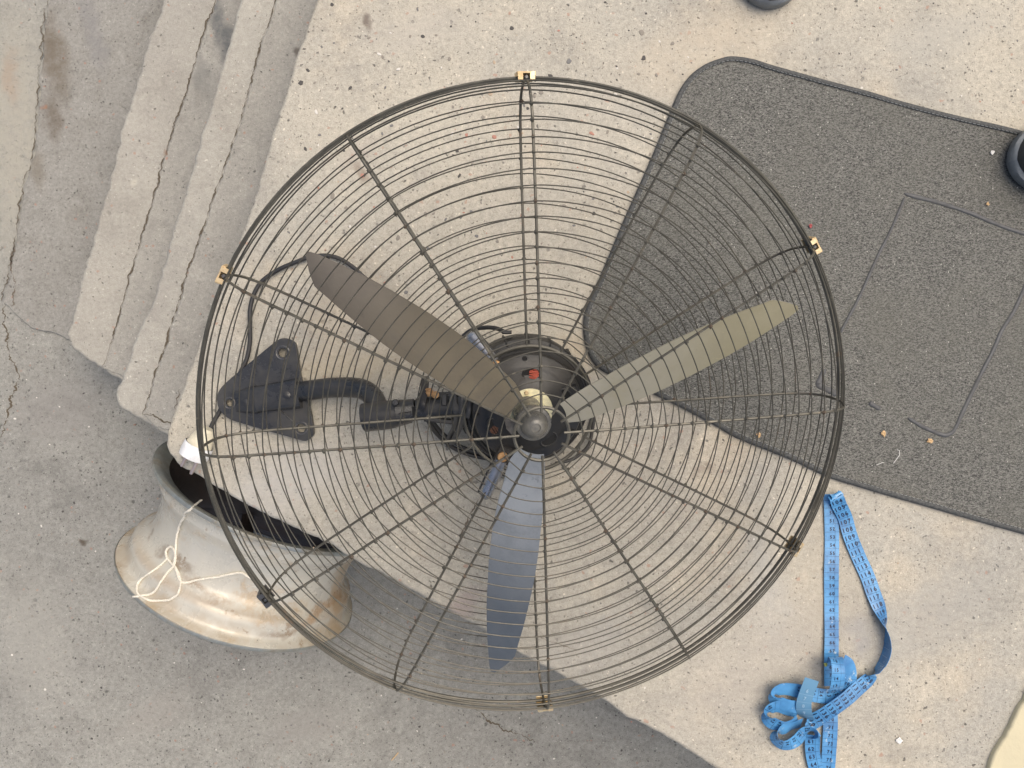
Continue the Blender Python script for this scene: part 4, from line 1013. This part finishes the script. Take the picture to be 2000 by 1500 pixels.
# upper curl, a turn standing on the strand
zc = .018
curl = []
for i in range(15):
    a = R(-100 + i * 27); curl.append((1626 + i * 2.2, 1320 - 34 * math.sin(a + .0) * -1 * -1, .004 + zc * (1 + math.cos(a + R(180))) * .75, 1, .12, -.35))
curl = [(1624, 1300, .006, 1, 0, -.1), (1627, 1290, .013, 1, .05, -.3), (1632, 1285, .021, 1, .1, -.4), (1636, 1295, .029, 1, .12, -.3), (1638, 1315, .033, 1, .12, -.2), (1636, 1335, .031, 1, .1, -.2), (1633, 1347, .024, 1, .1, -.3), (1632, 1351, .014, 1, .0, -.4)]
rD = band(curl, 8)
rD.scale(inkmb, 17, -1, .012, 7, numv=-.0060, size=.0055, inch=False, ticks=-1)
rD2 = band([(1646, 1292, .016, .7, -.75, -.3), (1657, 1300, .014, .85, -.45, -.3), (1661, 1316, .011, 1, 0, -.3), (1659, 1333, .009, 1, .25, -.2), (1648, 1348, .007, .7, .75, -.1), (1634, 1357, .005, .35, .95, 0), (1615, 1360, .005, .02, 1, 0), (1590, 1357, .006, -.05, 1, 0), (1566, 1351, .008, -.1, 1, -.1), (1546, 1347, .010, -.05, .9, -.3), (1531, 1346, .011, 0, .95, -.35), (1520, 1349, .012, 0, .95, -.38), (1512, 1358, .012, 0, .95, -.38), (1517, 1369, .012, 0, .95, -.38), (1531, 1376, .012, 0, .95, -.38), (1546, 1380, .011, 0, .95, -.35), (1560, 1381, .009, 0, .95, -.25)], 8)
rD2.scale(inkmb, 20, 1, .030, 8, numv=-.006, size=.0062, sign=1, inch=False)
rG = band([(1560, 1391, .004, 0, .95, -.38), (1541, 1386, .007, 0, .95, -.38), (1522, 1380, .010, 0, .95, -.38), (1506, 1384, .012, 0, .95, -.38), (1498, 1394, .012, 0, .95, -.38), (1501, 1406, .012, 0, .95, -.38), (1513, 1415, .012, 0, .95, -.38), (1530, 1418, .012, .05, .8, -.6), (1547, 1414, .011, .1, .8, -.5), (1558, 1405, .009, .2, .8, -.4)], 8)
rG.scale(inkmb, 40, 1, .034, 4, numv=-.007, size=.006, inch=False)
rH = band([(1566, 1412, .006, .2, .8, -.6), (1549, 1418, .009, .1, .8, -.6), (1532, 1424, .011, 0, .95, -.38), (1518, 1431, .012, -.2, .7, -.7), (1515, 1444, .012, -.3, .7, -.7), (1526, 1455, .013, .2, .8, -.5), (1541, 1455, .014, .45, .8, -.4), (1557, 1446, .013, .55, .8, -.3), (1570, 1431, .012, .5, .8, -.4), (1583, 1427, .011, .3, .7, -.7), (1592, 1432, .010, .4, .4, -.8), (1593, 1442, .009, .9, .2, -.4)], 8)
rH.scale(inkmb, 52, 1, .034, 6, numv=-.007, size=.006, inch=False)
rI = band([(1586, 1436, .010, 1, .15, .4), (1587, 1448, .008, 1, .05, .2), (1587, 1465, .006, 1, 0, 0), (1590, 1485, .005, 1, -.15, 0), (1597, 1510, .004, 1, -.35, 0), (1608, 1545, .004, 1, -.4, 0)], 8)
rI.scale(inkmb, 61, 1, .003, 8, numv=-.0055, size=.0068, inch=False)
rJ = band([(1622, 1385, .003, 1, 0, 0), (1622, 1420, .004, 1, .02, .05), (1620, 1460, .004, 1, .03, 0), (1617, 1500, .003, 1, .05, 0), (1612, 1560, .003, 1, .08, 0)], 8)
rJ.scale(inkmb, 70, 1, .006, 10, numv=-.0026, size=.0060, ticks=-1, inch=False)
inkmb.build('printed_numbers', M_INK, tape, smooth=False); inkw.build('printed_numbers', M_INKW, tape, smooth=False, label='pale numbers on the back of the tape')
# fold over at the top
band([(1636, 974, .012, .95, -.10, .0), (1631, 967, .012, 1, .0, -.1), (1624, 966, .009, 1, .05, -.1)], 6)

# ------------------------------------------------------------------ shoes at the frame edge
M_SOLE = paint('shoe_sole', (.16, .175, .185), .45, dust=(.27, .28, .28), damt=.6, dscale=40)
t = NT('shoe_upper'); c = t.mix(t.ramp(t.noise(12, 5, .6), .35, .65), (.030, .034, .038), (.055, .048, .042)); M_UPPER = t.done(c, .5, 0, t.bump(t.noise(260, 4), .0006, .6))
t = NT('shoe_lining'); c = t.mix(t.ramp(t.noise(40, 5, .6), .35, .65), (.055, .026, .018), (.03, .017, .014)); M_LINING = t.done(c, .8, 0, None)
def shoe(tip, dirv, z0, label, mirror=1):
    p0 = W(tip[0], tip[1], .012); d = Vector((dirv[0], -dirv[1], 0)).normalized()     # toe direction
    s_ = Vector((-d.y, d.x, 0)) * mirror
    root = tag(empty('shoe', Vector((p0.x - d.x * .14, p0.y - d.y * .14, z0))), label, 'shoe', 'pair of dark shoes at the frame edge'); org = Vector(root.location)
    def half(u):      # half width along the length u (0 toe .. 1 heel)
        return .048 * (1 - (1 - min(1, u / .28)) ** 2.3) ** .5 * (1 - .16 * math.exp(-((u - .62) / .16) ** 2)) * ((1 - ((u - .86) / .14) ** 2 * .75) ** .5 if u > .86 else 1)
    def loft(levels, zs, mat, name, cap=True, smooth=True):
        N = 26; vv = []; ff = []
        for (ins, zf) in levels:
            for side__ in (1, -1):
                rng = range(N) if side__ == 1 else range(N - 1, -1, -1)
                for i in rng:
                    u = (i / (N - 1)) ** 1.5 if i < N else 1; u = min(1, u)
                    hw = max(.0005, half(u) - ins); uu = u * (.27 - 2 * ins) + ins
                    vv.append(p0 * 1 + Vector((0, 0, -p0.z)) - d * uu + s_ * (side__ * hw) + Vector((0, 0, z0 + zf(u))))
        n_ = 2 * N
        for k in range(len(levels) - 1):
            for i in range(n_): j = (i + 1) % n_; ff.append((k * n_ + i, k * n_ + j, (k + 1) * n_ + j, (k + 1) * n_ + i))
        if cap:
            b = (len(levels) - 1) * n_
            for i in range(N - 1): ff.append((b + i, b + i + 1, b + n_ - 2 - i, b + n_ - 1 - i))
        mb = MB(org=org); mb.add(vv, ff); return mb.build(name, mat, root)
    loft([(.002, lambda u: .0), (.0, lambda u: .004), (.0, lambda u: .016 + .006 * u), (.0025, lambda u: .019 + .006 * u)], None, M_SOLE, 'sole')
    up_h = lambda f_: (lambda u: .018 + f_ * (.020 + .035 * min(1, u / .45)))
    loft([(.003, up_h(0)), (.0035, up_h(.3)), (.006, up_h(.65)), (.012, up_h(.9)), (.020, up_h(1.0))], None, M_UPPER, 'upper', cap=True)
    loft([(.0195, lambda u: .0392 + .035 * min(1, u / .45)), (.024, lambda u: .0400 + .035 * min(1, u / .45))], None, M_LINING, 'lining')
shoe((1500, 12), (-.12, 1), 0.0, 'dark grey shoe whose toe just enters at the top edge above the mat')
shoe((1968, 318), (-1, .12), MT, 'dark shoe with brown top standing on the mat at the right edge', -1)
